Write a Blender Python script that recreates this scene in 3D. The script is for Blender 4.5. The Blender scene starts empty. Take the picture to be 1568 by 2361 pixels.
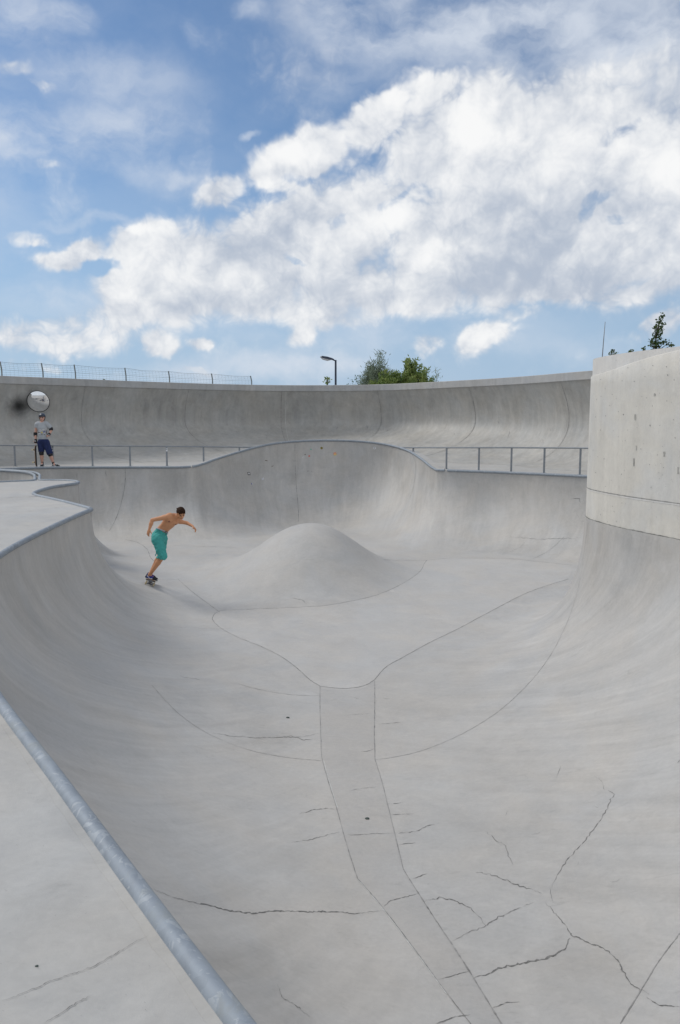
import bpy, bmesh, math, random
import numpy as np
from mathutils import Vector, Matrix, noise as mnoise
from mathutils.bvhtree import BVHTree
from mathutils.geometry import delaunay_2d_cdt

random.seed(7); rng = np.random.default_rng(7)
scene = bpy.context.scene
col = scene.collection
R = math.radians

# ------------------------------------------------------------------ camera
CH = 1.57; PITCH = R(6.81); FPX = 1800.0; CX = 784.0; CY = 1180.5
camd = bpy.data.cameras.new('camera'); cam = bpy.data.objects.new('camera', camd); col.objects.link(cam)
cam.location = (0, 0, CH); cam.rotation_euler = (math.pi/2 - PITCH, 0, 0)
camd.sensor_fit = 'HORIZONTAL'; camd.sensor_width = 36; camd.lens = 36*FPX/1568.0
camd.clip_start = 0.05; camd.clip_end = 2000
scene.camera = cam
CAMP = Vector((0, 0, CH))
FWD = Vector((0, math.cos(PITCH), -math.sin(PITCH))); UP = Vector((0, math.sin(PITCH), math.cos(PITCH)))
def ray(px, py):
    return (FWD + Vector((1, 0, 0))*((px-CX)/FPX) - UP*((py-CY)/FPX))
def at(px, py, Y):
    d = ray(px, py); return CAMP + d*(Y/d.y)
def atz(px, py, z):
    d = ray(px, py); return CAMP + d*((z-CH)/d.z)

# ------------------------------------------------------------------ helpers
def tag(o, label=None, cat=None, group=None, kind=None):
    if label: o['label'] = label
    if cat: o['category'] = cat
    if group: o['group'] = group
    if kind: o['kind'] = kind
    return o
def empty(name, loc=(0, 0, 0), label=None, cat=None, group=None):
    o = bpy.data.objects.new(name, None); col.objects.link(o); o.location = loc
    o.empty_display_size = 0.2
    return tag(o, label, cat, group)
def mk(name, verts, faces, mats, parent=None, smooth=True, mi=None, world=True):
    me = bpy.data.meshes.new(name)
    verts = [tuple(v) for v in verts]
    me.from_pydata(verts, [], [tuple(int(i) for i in f) for f in faces])
    if not isinstance(mats, (list, tuple)): mats = [mats]
    for m in mats: me.materials.append(m)
    if mi is not None: me.polygons.foreach_set('material_index', np.array(mi, dtype=np.int32))
    me.polygons.foreach_set('use_smooth', [smooth]*len(me.polygons))
    me.update()
    o = bpy.data.objects.new(name, me); col.objects.link(o)
    if parent is not None:
        o.parent = parent
        if world: o.matrix_parent_inverse = Matrix.Translation(parent.location).inverted() if parent.type == 'EMPTY' else Matrix()
    return o
class MB:
    def __init__(s): s.v = []; s.f = []; s.m = []
    def add(s, v, f, mi=0):
        n = len(s.v); s.v += [tuple(p) for p in v]; s.f += [tuple(i+n for i in q) for q in f]; s.m += [mi]*len(f); return s
    def box(s, c, size, rot=None, mi=0, bev=0.0):
        bm = bmesh.new(); bmesh.ops.create_cube(bm, size=1)
        for v in bm.verts: v.co = Vector((v.co.x*size[0], v.co.y*size[1], v.co.z*size[2]))
        if bev > 0: bmesh.ops.bevel(bm, geom=bm.edges[:], offset=bev, segments=2, affect='EDGES')
        M = Matrix.Translation(Vector(c)) @ (rot.to_4x4() if rot is not None else Matrix())
        bm.verts.ensure_lookup_table()
        s.add([M @ v.co for v in bm.verts], [[v.index for v in f.verts] for f in bm.faces], mi); bm.free(); return s
    def tube(s, pts, r, n=12, mi=0, cap=True, flat=None):
        pts = [Vector(p) for p in pts]
        if not hasattr(r, '__len__'): r = [r]*len(pts)
        v = []; f = []
        T0 = (pts[1]-pts[0]).normalized()
        ref = Vector((0, 0, 1)) if abs(T0.z) < 0.9 else Vector((1, 0, 0))
        U = T0.cross(ref).normalized()
        for i, p in enumerate(pts):
            a = pts[max(i-1, 0)]; b = pts[min(i+1, len(pts)-1)]
            T = (b-a).normalized(); U = (U - T*U.dot(T)).normalized(); W = T.cross(U)
            for k in range(n):
                an = 2*math.pi*k/n
                v.append(p + U*(math.cos(an)*r[i]) + W*(math.sin(an)*r[i]))
        for i in range(len(pts)-1):
            for k in range(n):
                k2 = (k+1) % n
                f.append((i*n+k, i*n+k2, (i+1)*n+k2, (i+1)*n+k))
        if cap: f.append(tuple(range(n))[::-1]); f.append(tuple((len(pts)-1)*n+k for k in range(n)))
        return s.add(v, f, mi)
    def build(s, name, mats, parent=None, smooth=False):
        return mk(name, s.v, s.f, mats, parent, smooth, s.m)
def shade_auto(o, ang=35):
    me = o.data
    try:
        me.polygons.foreach_set('use_smooth', [True]*len(me.polygons))
        me.set_sharp_from_angle(angle=R(ang))
    except Exception: pass
    return o
def catmull(P, n=10, closed=False):
    P = [np.array(p, float) for p in P]; out = []
    N = len(P); segs = N if closed else N-1
    for i in range(segs):
        p1 = P[i]; p2 = P[(i+1) % N]
        p0 = P[(i-1) % N] if (closed or i > 0) else 2*p1-p2
        p3 = P[(i+2) % N] if (closed or i+2 < N) else 2*p2-p1
        for k in range(n):
            t = k/n
            out.append(0.5*((2*p1)+(-p0+p2)*t+(2*p0-5*p1+4*p2-p3)*t*t+(-p0+3*p1-3*p2+p3)*t**3))
    if not closed: out.append(P[-1])
    return out

# ------------------------------------------------------------------ node helpers
class NT:
    def __init__(s, nt): s.nt = nt; s.n = nt.nodes; s.l = nt.links
    def node(s, t, **kw):
        nd = s.n.new(t)
        for k, v in kw.items(): setattr(nd, k, v)
        return nd
    def put(s, sock, val):
        if isinstance(val, bpy.types.NodeSocket): s.l.new(val, sock)
        else:
            if isinstance(val, (tuple, list)) and len(val) == 3 and sock.type == 'RGBA': val = (*val, 1)
            sock.default_value = val
    def math(s, op, a, b=0.0, c=0.0, clamp=False):
        nd = s.node('ShaderNodeMath', operation=op, use_clamp=clamp)
        s.put(nd.inputs[0], a); s.put(nd.inputs[1], b); s.put(nd.inputs[2], c); return nd.outputs[0]
    def vmath(s, op, a, b=(0, 0, 0), out=0, scale=None):
        nd = s.node('ShaderNodeVectorMath', operation=op)
        s.put(nd.inputs[0], a); s.put(nd.inputs[1], b)
        if scale is not None: s.put(nd.inputs['Scale'], scale)
        return nd.outputs[out]
    def noise(s, vec, scale, detail=4, rough=0.5, dist=0.0, out='Fac', dim='3D'):
        nd = s.node('ShaderNodeTexNoise', noise_dimensions=dim)
        s.put(nd.inputs['Vector'], vec); nd.inputs['Scale'].default_value = scale
        nd.inputs['Detail'].default_value = detail; nd.inputs['Roughness'].default_value = rough
        nd.inputs['Distortion'].default_value = dist
        return nd.outputs[out]
    def maprange(s, v, a, b, c=0.0, d=1.0, smooth=False):
        nd = s.node('ShaderNodeMapRange', interpolation_type='SMOOTHSTEP' if smooth else 'LINEAR')
        s.put(nd.inputs[0], v); s.put(nd.inputs[1], a); s.put(nd.inputs[2], b); s.put(nd.inputs[3], c); s.put(nd.inputs[4], d)
        return nd.outputs[0]
    def mix(s, fac, a, b, blend='MIX'):
        nd = s.node('ShaderNodeMix', data_type='RGBA', blend_type=blend)
        s.put(nd.inputs[0], fac); s.put(nd.inputs[6], a); s.put(nd.inputs[7], b); return nd.outputs[2]
    def mapping(s, vec, scale=(1, 1, 1), loc=(0, 0, 0), rot=(0, 0, 0), vt='POINT'):
        nd = s.node('ShaderNodeMapping', vector_type=vt)
        s.put(nd.inputs['Vector'], vec); nd.inputs['Location'].default_value = loc
        nd.inputs['Rotation'].default_value = rot; nd.inputs['Scale'].default_value = scale
        return nd.outputs[0]
    def comb(s, x, y, z=0.0):
        nd = s.node('ShaderNodeCombineXYZ'); s.put(nd.inputs[0], x); s.put(nd.inputs[1], y); s.put(nd.inputs[2], z); return nd.outputs[0]
    def sep(s, v):
        nd = s.node('ShaderNodeSeparateXYZ'); s.put(nd.inputs[0], v); return nd.outputs
def material(name):
    m = bpy.data.materials.new(name); m.use_nodes = True
    t = NT(m.node_tree); bs = m.node_tree.nodes['Principled BSDF']
    return m, t, bs
def simple(name, c, rough=0.6, metal=0.0, var=0.15, vscale=8.0, bump=0.0, bscale=60.0, spec=0.5):
    m, t, bs = material(name)
    tc = t.node('ShaderNodeTexCoord').outputs['Object']
    n = t.noise(tc, vscale, 5, 0.6)
    f = t.maprange(n, 0.25, 0.75, 1-var, 1+var)
    cc = t.mix(1.0, (*c, 1), t.comb(f, f, f), 'MULTIPLY')
    t.put(bs.inputs['Base Color'], cc); bs.inputs['Roughness'].default_value = rough; bs.inputs['Metallic'].default_value = metal
    bs.inputs['Specular IOR Level'].default_value = spec
    if bump > 0:
        b = t.node('ShaderNodeBump'); b.inputs['Strength'].default_value = bump; b.inputs['Distance'].default_value = 0.01
        t.put(b.inputs['Height'], t.noise(tc, bscale, 4, 0.6)); t.put(bs.inputs['Normal'], b.outputs[0])
    return m

def concrete(name, base, warm=(1.02, 1.0, 0.97), cool=(0.985, 0.998, 1.01), streak='uv', blot=0.10, pits=0.0, stain=None, sk=0.14, cold=0.5, sst=None):
    """weathered in-situ concrete: blotches, fall-line streaks, pits, hair cracks"""
    m, t, bs = material(name)
    tc = t.node('ShaderNodeTexCoord').outputs['Object']
    big = t.noise(tc, 0.45, 5, 0.55, 0.4)
    mid = t.noise(t.mapping(tc, loc=(3.1, 7.7, 1.3)), 2.3, 6, 0.66, 0.8)
    fine = t.noise(tc, 28, 6, 0.7)
    if streak == 'uv':
        uv = t.node('ShaderNodeUVMap', uv_map='fall').outputs[0]
        wall = t.node('ShaderNodeAttribute', attribute_name='wallness').outputs['Fac']
        wob = t.vmath('SCALE', t.noise(uv, 0.8, 3, 0.5, out='Color'), scale=0.5)
        uvw = t.vmath('ADD', uv, wob)
        st = t.noise(t.mapping(uvw, scale=(2.6, 0.42, 1)), 1.6, 7, 0.62, 0.3)
        st2 = t.noise(t.mapping(uvw, scale=(9, 0.9, 1)), 1.5, 6, 0.65)
    else:
        wall = 1.0
        st = t.noise(t.mapping(tc, scale=(2.4, 2.4, 0.3)), 1.6, 7, 0.62, 0.3)
        st2 = t.noise(t.mapping(tc, scale=(8, 8, 0.7)), 1.5, 6, 0.65)
    def cen(v, a): return t.math('MULTIPLY', t.math('SUBTRACT', v, 0.5), a)
    v = t.math('ADD', 1.0, cen(big, blot*1.8))
    v = t.math('ADD', v, cen(mid, blot*2.0))
    m2 = t.noise(t.mapping(tc, loc=(1, 5, 2), scale=(1, 1.6, 1)), 8.5, 6, 0.68, 1.2)
    v = t.math('ADD', v, cen(m2, 0.22))
    v = t.math('ADD', v, cen(fine, 0.16))
    w1 = t.math('MULTIPLY', cen(st, sk*4.0), wall); w2 = t.math('MULTIPLY', cen(st2, sk*1.6), wall)
    v = t.math('ADD', v, w1); v = t.math('ADD', v, w2)
    # troweled scuffs
    sc = t.noise(t.mapping(tc, scale=(1, 3.5, 1), rot=(0, 0, 0.5)), 3.2, 9, 0.72, 1.2)
    v = t.math('SUBTRACT', v, t.math('MULTIPLY', t.maprange(sc, 0.56, 0.76, 0, 1, True), 0.16))
    if pits > 0:
        vo = t.node('ShaderNodeTexVoronoi'); t.put(vo.inputs['Vector'], tc); vo.inputs['Scale'].default_value = 7.0
        vo.inputs['Randomness'].default_value = 1
        pm = t.maprange(vo.outputs['Distance'], 0.06, 0.11, 1, 0)
        sel = t.maprange(t.noise(tc, 5, 2), 0.5, 0.56, 0, 1)
        v = t.math('SUBTRACT', v, t.math('MULTIPLY', t.math('MULTIPLY', pm, sel), pits))
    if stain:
        for (sx, sy, sz, sr, sa) in stain:  # dark spots: stains, and shade painted in by the bowl's list
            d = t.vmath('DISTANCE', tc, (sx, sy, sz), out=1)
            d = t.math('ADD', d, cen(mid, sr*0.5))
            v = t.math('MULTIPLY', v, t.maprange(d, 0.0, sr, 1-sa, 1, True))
    hue = t.noise(t.mapping(tc, loc=(9, 2, 4)), 0.9, 4, 0.6, 0.5)
    tint = t.mix(t.maprange(hue, 0.35, 0.65, cold-0.5, cold+0.5), (*cool, 1), (*warm, 1))
    c = t.mix(1.0, (*base, 1), tint, 'MULTIPLY')
    c = t.mix(1.0, c, t.comb(v, v, v), 'MULTIPLY')
    t.put(bs.inputs['Base Color'], c)
    t.put(bs.inputs['Roughness'], t.maprange(mid, 0.3, 0.7, 0.5, 0.72))
    bs.inputs['Specular IOR Level'].default_value = 0.35
    b = t.node('ShaderNodeBump'); b.inputs['Strength'].default_value = 0.35; b.inputs['Distance'].default_value = 0.012
    hsum = t.math('ADD', t.math('MULTIPLY', mid, 0.8), t.math('MULTIPLY', fine, 0.25))
    t.put(b.inputs['Height'], hsum); t.put(bs.inputs['Normal'], b.outputs[0])
    return m

BASE = (0.45, 0.438, 0.42)
M_deck = concrete('deck concrete', (0.435, 0.425, 0.405), streak='none', sk=0.0, blot=0.20)
M_crack = simple('crack', (0.18, 0.177, 0.17), 0.95, var=0.5, vscale=30)
M_joint = simple('joint', (0.27, 0.265, 0.255), 0.9, var=0.5, vscale=14)
M_jlight = simple('laitance', (0.52, 0.52, 0.50), 0.8, var=0.25, vscale=10)

def galvanised(name, c=(0.275, 0.31, 0.35), patches=True):
    m, t, bs = material(name)
    tc = t.node('ShaderNodeTexCoord').outputs['Object']
    vo = t.node('ShaderNodeTexVoronoi'); t.put(vo.inputs['Vector'], tc); vo.inputs['Scale'].default_value = 26
    sp = t.sep(vo.outputs['Color'])[0]
    n = t.noise(tc, 5, 7, 0.7, 0.6); n2 = t.noise(t.mapping(tc, loc=(5, 5, 5)), 13, 4, 0.6, 1.5)
    v = t.math('ADD', 0.45, t.math('MULTIPLY', n, 0.95)); v = t.math('ADD', v, t.math('MULTIPLY', sp, 0.10))
    cc = t.mix(1.0, (*c, 1), t.comb(v, v, v), 'MULTIPLY')
    if patches:
        cc = t.mix(t.math('MULTIPLY', t.maprange(n2, 0.57, 0.60, 0, 1, True), 0.38), cc, (0.46, 0.49, 0.51, 1))
        cc = t.mix(t.math('MULTIPLY', t.maprange(n, 0.52, 0.66, 0, 1, True), 0.6), cc, (0.26, 0.275, 0.27, 1))
    t.put(bs.inputs['Base Color'], cc); bs.inputs['Metallic'].default_value = 0.25
    t.put(bs.inputs['Roughness'], t.maprange(n, 0.3, 0.7, 0.55, 0.8))
    return m
M_galv = galvanised('galvanised steel')
M_rail = galvanised('rail steel', (0.27, 0.29, 0.31), False)

# ------------------------------------------------------------------ bowl definition
def ss(a, b, x):
    t = min(max((x-a)/(b-a), 0), 1); return t*t*(3-2*t)
BUMP = (-0.72, 18.9)
def g(x, y):
    z = -2.40 + 0.30*ss(13, 21, y)
    dx = x-BUMP[0]; dy = y-BUMP[1]
    sx = 1.30 if dx > 0 else 1.36
    sy = 1.75 if dy < 0 else 1.25
    r2 = (dx/sx)**2 + (dy/sy)**2
    z += 1.17*math.exp(-0.5*(r2**1.12)*1.45)
    return z

# keypoints: Lx, Ly, Lz, Fx, Fy ; segments split at sharp corners
ext_px = [(440, 1076, 25.4, -4.0, 22.7), (470, 1069, 25.9, -3.7, 22.9), (500, 1058, 26.35, -3.3, 23.2), (550, 1042.5, 27.0, -2.7, 23.9), (600, 1029, 27.6, -2.1, 24.5), (650, 1020.5, 28.0, -1.5, 24.9),
          (720, 1016, 28.25, -0.7, 25.2), (790, 1016, 28.3, -0.1, 25.1), (850, 1019.5, 28.1, 0.4, 24.7), (900, 1027, 27.6, 0.75, 24.0), (940, 1039, 26.7, 1.1, 23.1),
          (970, 1057, 25.2, 1.7, 22.0), (1000, 1080, 24.3, 2.1, 21.4), (1025, 1086, 23.9, 2.6, 21.2)]
ext = []
for (px, py, Y, fx, fy) in ext_px:
    p = at(px, py, Y); ext.append((p.x, p.y, max(p.z, 0.0), fx, fy))
segs = [
 [(1.07, 0.0, 0, 1.75, 2.6), (-0.335, 1.96, 0, 0.95, 4.3), (-1.19, 3.185, 0, .3, 6.0), (-2.085, 4.475, 0, -.05, 7.6), (-3.0, 6.0, 0, -.23, 9.2),
  (-3.7, 7.9, 0, -.33, 11.0), (-4.0, 9.3, 0, -1.0, 12.6), (-4.18, 11, 0, -1.75, 13.9), (-4.28, 12.4, 0, -2.35, 14.9), (-4.33, 13.5, 0, -2.6, 15.7)],
 [(-4.33, 13.5, 0, -2.6, 15.7), (-4.33, 13.5, 0, -3.0, 17.0), (-4.34, 13.55, 0, -3.7, 18.4)],
 [(-4.34, 13.55, 0, -3.7, 18.4), (-4.97, 14.4, 0, -4.5, 19.5), (-5.6, 15.2, 0, -4.9, 20.1), (-6.25, 16.0, 0, -5.1, 20.5), (-6.55, 16.7, 0, -5.2, 20.7), (-6.65, 18.0, 0, -5.3, 20.9),
  (-6.45, 18.9, 0, -5.4, 21.1), (-6.5, 19.35, 0, -5.8, 21.5), (-6.8, 19.78, 0, -6.3, 21.9), (-7.25, 19.97, 0, -6.7, 22.1), (-7.68, 20.0, 0, -7.1, 22.2), (-7.9, 20.5, .03, -7.4, 22.3), (-8.18, 21.2, .06, -7.8, 22.6), (-8.7, 22.1, .06, -8.2, 23.1), (-9.4, 22.75, .06, -8.8, 23.5), (-10.3, 23.25, .05, -9.3, 23.85),
  (-10.9, 23.7, 0, -9.5, 24.0), (-10.55, 24.5, 0, -9.4, 24.1), (-9.8, 25.1, 0, -8.9, 23.9), (-8.6, 25.35, 0, -7.7, 23.2), (-7, 25.4, 0, -6.3, 22.8), (-5.8, 25.4, 0, -5.0, 22.7)] + ext +
 [(4.8, 22.95, 0, 4.0, 20.8), (6.72, 21.4, 0, 5.5, 19.9), (8.1, 20.1, 0, 6.2, 19.3), (9, 18.7, 0, 6.6, 18.8), (9.2, 17.2, 0, 6.7, 18.3), (8.5, 15.5, 0, 6.5, 17.9),
  (7.0, 14.2, 0, 6.0, 17.7), (5.6, 13.55, 0, 5.3, 17.5), (4.55, 13.2, 0, 4.7, 17.1), (4.1, 12.85, 0, 4.1, 16.4), (3.93, 12.4, 0, 3.4, 15.5), (3.93, 11.85, 0, 2.6, 14.6), (4.04, 11.2, 0, 1.8, 13.6), (4.22, 10.6, 0, 1.2, 12.9), (4.45, 9.9, 0, 0.75, 12.0),
  (4.6, 8.7, 0, .50, 11.2), (4.85, 7.4, 0, .43, 9.4), (5.0, 6, 0, .45, 7.8), (5.0, 4, 0, .68, 6.3), (4.6, 2, 0, 1.05, 5), (3.8, 0.5, 0, 1.4, 4.0), (2.6, -.5, 0, 1.75, 3.2), (1.7, -.6, 0, 1.95, 2.7), (1.07, 0.0, 0, 1.75, 2.6)],
]
K = []
for si, sg in enumerate(segs):
    c = catmull(sg, 12)
    K += c[:-1]
K = np.array(K)
K[:, 2] = np.maximum(K[:, 2], 0)
NS = len(K)
NT_ = 40
arc = np.zeros(NS)
mid = (K[:, :2] + K[:, 3:5])/2
for i in range(1, NS): arc[i] = arc[i-1] + np.hypot(*(mid[i]-mid[i-1]))
verts = []; uvs = []; wn = []
for i in range(NS):
    L = K[i]
    zf = g(L[3], L[4]); W = math.hypot(L[3]-L[0], L[4]-L[1])
    vert = 0.10 + 0.35*L[2]                       # straight vertical run under the lip
    for j in range(NT_+1):
        t = j/NT_
        if t < 0.1:
            a = 0; z = L[2] - vert*(t/0.1)
        else:
            th = (t-0.1)/0.9*math.pi/2
            a = 1-math.cos(th); z = (L[2]-vert) + (zf-(L[2]-vert))*math.sin(th)
        verts.append((L[0]+(L[3]-L[0])*a, L[1]+(L[4]-L[1])*a, z))
        uvs.append((arc[i], t*3.6)); wn.append(1.0 - ss(0.6, 1.0, t)*0.75)
faces = []
for i in range(NS):
    i2 = (i+1) % NS
    for j in range(NT_):
        faces.append((i*(NT_+1)+j, i*(NT_+1)+j+1, i2*(NT_+1)+j+1, i2*(NT_+1)+j))
# floor fill
Fidx = [i*(NT_+1)+NT_ for i in range(NS)]
Floop = [Vector((K[i][3], K[i][4])) for i in range(NS)]
def pip(x, y, poly):
    c = False; n = len(poly); j = n-1
    for i in range(n):
        a = poly[i]; b = poly[j]
        if (a[1] > y) != (b[1] > y) and x < (b[0]-a[0])*(y-a[1])/(b[1]-a[1])+a[0]: c = not c
        j = i
    return c
Fnp = K[:, 3:5]
ip = []
h = 0.13
yy = 2.4
row = 0
while yy < 25:
    xx = -10.0 + (h/2 if row % 2 else 0)
    while xx < 7:
        if pip(xx, yy, Floop):
            d = np.min(np.hypot(Fnp[:, 0]-xx, Fnp[:, 1]-yy))
            if d > 0.06: ip.append(Vector((xx, yy)))
        xx += h
    yy += h*0.87; row += 1
pts2 = Floop + ip
cv, ce, cf, ov, oe, of_ = delaunay_2d_cdt(pts2, [], [list(range(NS))], 1, 1e-5)
base_n = len(verts)
vmap = {}
for k, p in enumerate(cv):
    orig = [o for o in ov[k] if o < NS]
    if orig: vmap[k] = Fidx[orig[0]]
    else:
        vmap[k] = len(verts); verts.append((p.x, p.y, g(p.x, p.y))); uvs.append((p.x, p.y)); wn.append(0.22)
for f in cf:
    q = [vmap[i] for i in f]
    if len(set(q)) >= 3:
        a, b, c = [Vector(verts[i]) for i in q[:3]]
        if (b-a).cross(c-a).z < 0: q = q[::-1]
        faces.append(q)
bvh = BVHTree.FromPolygons([Vector(v) for v in verts], [tuple(f) for f in faces])
def hit(px, py):
    d = ray(px, py).normalized()
    r = bvh.ray_cast(CAMP, d)
    if r[0] is None: return None
    n = r[1]
    if n.dot(d) > 0: n = -n
    return r[0], n

# ribbons (joints, cracks) lying on a traced surface, added to the same mesh
def ribbon(px_pts, width, hitf, rough=0.0, taper=False, lift=0.003, step=6.0, wvar=0.0, seed=0):
    rr = random.Random(seed*31+len(px_pts)+int(px_pts[0][0]))
    P = []
    for a, b in zip(px_pts[:-1], px_pts[1:]):
        n = max(1, int(math.hypot(b[0]-a[0], b[1]-a[1])/step))
        for k in range(n):
            t = k/n; P.append((a[0]+(b[0]-a[0])*t, a[1]+(b[1]-a[1])*t))
    P.append(px_pts[-1])
    H = []
    for i, (x, y) in enumerate(P):
        if rough: 
            x += rough*(rr.random()-0.5)*2; y += rough*(rr.random()-0.5)*2
        q = hitf(x, y)
        if q: H.append(q)
    if len(H) < 2: return [], []
    v = []; f = []
    for i, (p, n) in enumerate(H):
        T = (H[min(i+1, len(H)-1)][0]-H[max(i-1, 0)][0])
        if T.length < 1e-6: T = Vector((1, 0, 0))
        S = T.normalized().cross(n).normalized()
        w = width/2*(1+wvar*(rr.random()*2-1))
        if taper: w *= min(1, 0.15+min(i, len(H)-1-i)/(0.25*len(H)+1))
        v += [p+S*w+n*lift, p-S*w+n*lift]
    for i in range(len(H)-1):
        if (H[i+1][0]-H[i][0]).length < 1.5: f.append((2*i, 2*i+1, 2*i+3, 2*i+2))
    return v, f
stain_shade = []  # stain spots, plus wide ones painting shade onto the pocket's back wall
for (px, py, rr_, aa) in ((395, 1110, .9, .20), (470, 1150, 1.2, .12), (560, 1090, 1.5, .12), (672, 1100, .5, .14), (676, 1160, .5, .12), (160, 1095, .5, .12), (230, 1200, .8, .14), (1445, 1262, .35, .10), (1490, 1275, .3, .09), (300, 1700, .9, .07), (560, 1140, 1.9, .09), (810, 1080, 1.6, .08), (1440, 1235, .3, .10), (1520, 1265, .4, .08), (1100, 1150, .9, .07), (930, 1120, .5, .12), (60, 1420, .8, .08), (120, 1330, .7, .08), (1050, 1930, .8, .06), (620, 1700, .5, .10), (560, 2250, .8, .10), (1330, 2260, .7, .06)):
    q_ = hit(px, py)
    if q_: stain_shade.append((q_[0].x, q_[0].y, q_[0].z, rr_, aa))
M_bowl = concrete('bowl concrete', BASE, sk=.11, blot=.15, stain=stain_shade)
M_panel = concrete('floor slab concrete', (0.475, 0.462, 0.443), streak='none', sk=0, blot=.13)
M_strip = concrete('valley strip concrete', (0.425, 0.413, 0.397), streak='none', sk=0, blot=.13)
rb = MB()
def joint(pts, w=0.012, smooth=True, mi=1, **k):
    if smooth: pts = [tuple(p) for p in catmull(pts, 6)]
    v, f = ribbon(pts, w*0.52, hit, rough=0.35, wvar=0.6, **k); rb.add(v, f, mi)
def crack(pts, w=0.012, rough=2.2, mi=2, **k):
    v, f = ribbon(pts, w*0.58, hit, rough=rough, taper=True, wvar=0.9, step=5, **k); rb.add(v, f, mi)
# --- strip in the valley
joint([(738, 1582), (738, 1640), (740, 1700), (742, 1745), (755, 1795), (775, 1860), (800, 1950), (824, 2025)], 0.013)
joint([(824, 2025), (880, 2090), (960, 2195), (1030, 2290), (1085, 2361), (1110, 2395)], 0.013)
joint([(864, 1570), (864, 1640), (863, 1700), (865, 1752)], 0.018, smooth=False)
joint([(865, 1752), (880, 1800), (895, 1860), (912, 1930), (930, 2005)], 0.012)
joint([(930, 2005), (965, 2060), (1010, 2130), (1060, 2205), (1110, 2285), (1156, 2361), (1180, 2400)], 0.020)
joint([(824, 2027), (880, 2092), (960, 2197), (1030, 2292)], 0.016, mi=3, lift=0.0022)
joint([(746, 1752), (758, 1797), (778, 1862)], 0.016, mi=3, lift=0.0022)
# --- flat panel outline
joint([(738, 1582), (715, 1568), (690, 1545), (650, 1515), (600, 1490), (550, 1470), (512, 1450), (492, 1432), (492, 1420), (507, 1409), (545, 1406), (620, 1403), (690, 1400), (750, 1396), (820, 1384), (880, 1368), (935, 1342), (968, 1318), (978, 1300), (984, 1292)], 0.020)
joint([(984, 1292), (1030, 1288), (1100, 1287), (1180, 1289), (1250, 1296), (1318, 1303)], 0.030)
joint([(738, 1582), (780, 1587), (815, 1586), (845, 1579), (864, 1567)], 0.018)
joint([(864, 1567), (890, 1538), (930, 1515), (990, 1482), (1060, 1448), (1140, 1405), (1220, 1365), (1310, 1335)], 0.020)
joint([(410, 1335), (450, 1370), (507, 1412)], 0.022)
joint([(290, 1244), (320, 1252), (340, 1268), (347, 1285), (360, 1299)], 0.028)
joint([(400, 1258), (470, 1260), (545, 1262)], 0.022)
joint([(885, 1291), (935, 1292), (984, 1292)], 0.022)
# --- transverse joints on the walls
joint([(742, 1754), (680, 1749), (600, 1736), (540, 1718), (480, 1692), (430, 1660), (390, 1625), (350, 1580)], 0.008)
joint([(735, 1604), (690, 1603), (640, 1598), (590, 1588), (550, 1577)], 0.010)
joint([(865, 1752), (920, 1744), (990, 1725), (1070, 1690), (1150, 1640), (1220, 1575), (1270, 1510), (1310, 1430), (1335, 1350), (1348, 1270), (1356, 1205)], 0.009)
joint([(560, 1446), (510, 1450), (450, 1448), (400, 1446)], 0.010)
joint([(412, 1335), (380, 1337), (350, 1334)], 0.014)
joint([(1568, 2152), (1520, 2215), (1480, 2280), (1430, 2361)], 0.010)
joint([(289, 1080), (289, 1110), (282, 1150), (270, 1190), (253, 1224)], 0.030)
joint([(680, 1024), (681, 1080), (684, 1130), (688, 1180), (687, 1215)], 0.028)
joint([(950, 1045), (958, 1070), (956, 1110), (945, 1150)], 0.020)
joint([(1230, 1288), (1255, 1276), (1280, 1258), (1300, 1238)], 0.018)
# --- cracks
crack([(350, 2050), (390, 2066), (430, 2078), (480, 2088), (530, 2100), (580, 2106), (640, 2100), (700, 2103), (760, 2102), (820, 2107), (880, 2099)], 0.014, 1.6)
crack([(880, 2095), (900, 2078), (930, 2070), (965, 2060)], 0.009, 1.2)
crack([(980, 2078), (1015, 2070), (1050, 2078), (1080, 2092), (1100, 2110), (1120, 2135)], 0.012)
crack([(1045, 2170), (1080, 2150), (1115, 2138), (1150, 2115), (1200, 2092), (1230, 2082)], 0.008, 2)
crack([(1095, 2012), (1130, 2016), (1170, 2030), (1205, 2045), (1250, 2060)], 0.012)
crack([(1092, 2255), (1130, 2245), (1150, 2232), (1200, 2222), (1240, 2215), (1275, 2205), (1300, 2190), (1315, 2165)], 0.016)
crack([(1258, 2080), (1275, 2100), (1290, 2120), (1305, 2135), (1318, 2158), (1350, 2170), (1385, 2185), (1405, 2195), (1425, 2215), (1440, 2245), (1455, 2270), (1495, 2292)], 0.012)
crack([(1275, 2085), (1270, 2050), (1290, 2010), (1305, 1985), (1340, 1950), (1375, 1905), (1400, 1865), (1415, 1830), (1390, 1818), (1388, 1800), (1362, 1785)], 0.007, 2.2)
crack([(1118, 1915), (1140, 1935), (1165, 1950), (1172, 1975), (1185, 1995)], 0.007)
crack([(795, 1926), (840, 1924), (880, 1922), (905, 1922)], 0.009, 1)
crack([(905, 1922), (960, 1918), (985, 1905), (1020, 1898)], 0.008, 1.4)
crack([(690, 1877), (720, 1868), (750, 1864), (775, 1866)], 0.009, 1.2)
crack([(670, 1944), (720, 1935), (760, 1924), (790, 1918)], 0.007, 1.2)
crack([(800, 1826), (840, 1817), (878, 1815)], 0.006, 1)
crack([(790, 1650), (830, 1647), (862, 1645)], 0.006, .6)
crack([(475, 1690), (495, 1690), (530, 1697), (600, 1702), (640, 1700), (690, 1700), (736, 1692)], 0.010, 1.4)
crack([(620, 1702), (670, 1697), (700, 1706), (735, 1706)], 0.009, 1.2)
crack([(412, 1558), (440, 1565), (468, 1568)], 0.010, 1.2)
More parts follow.
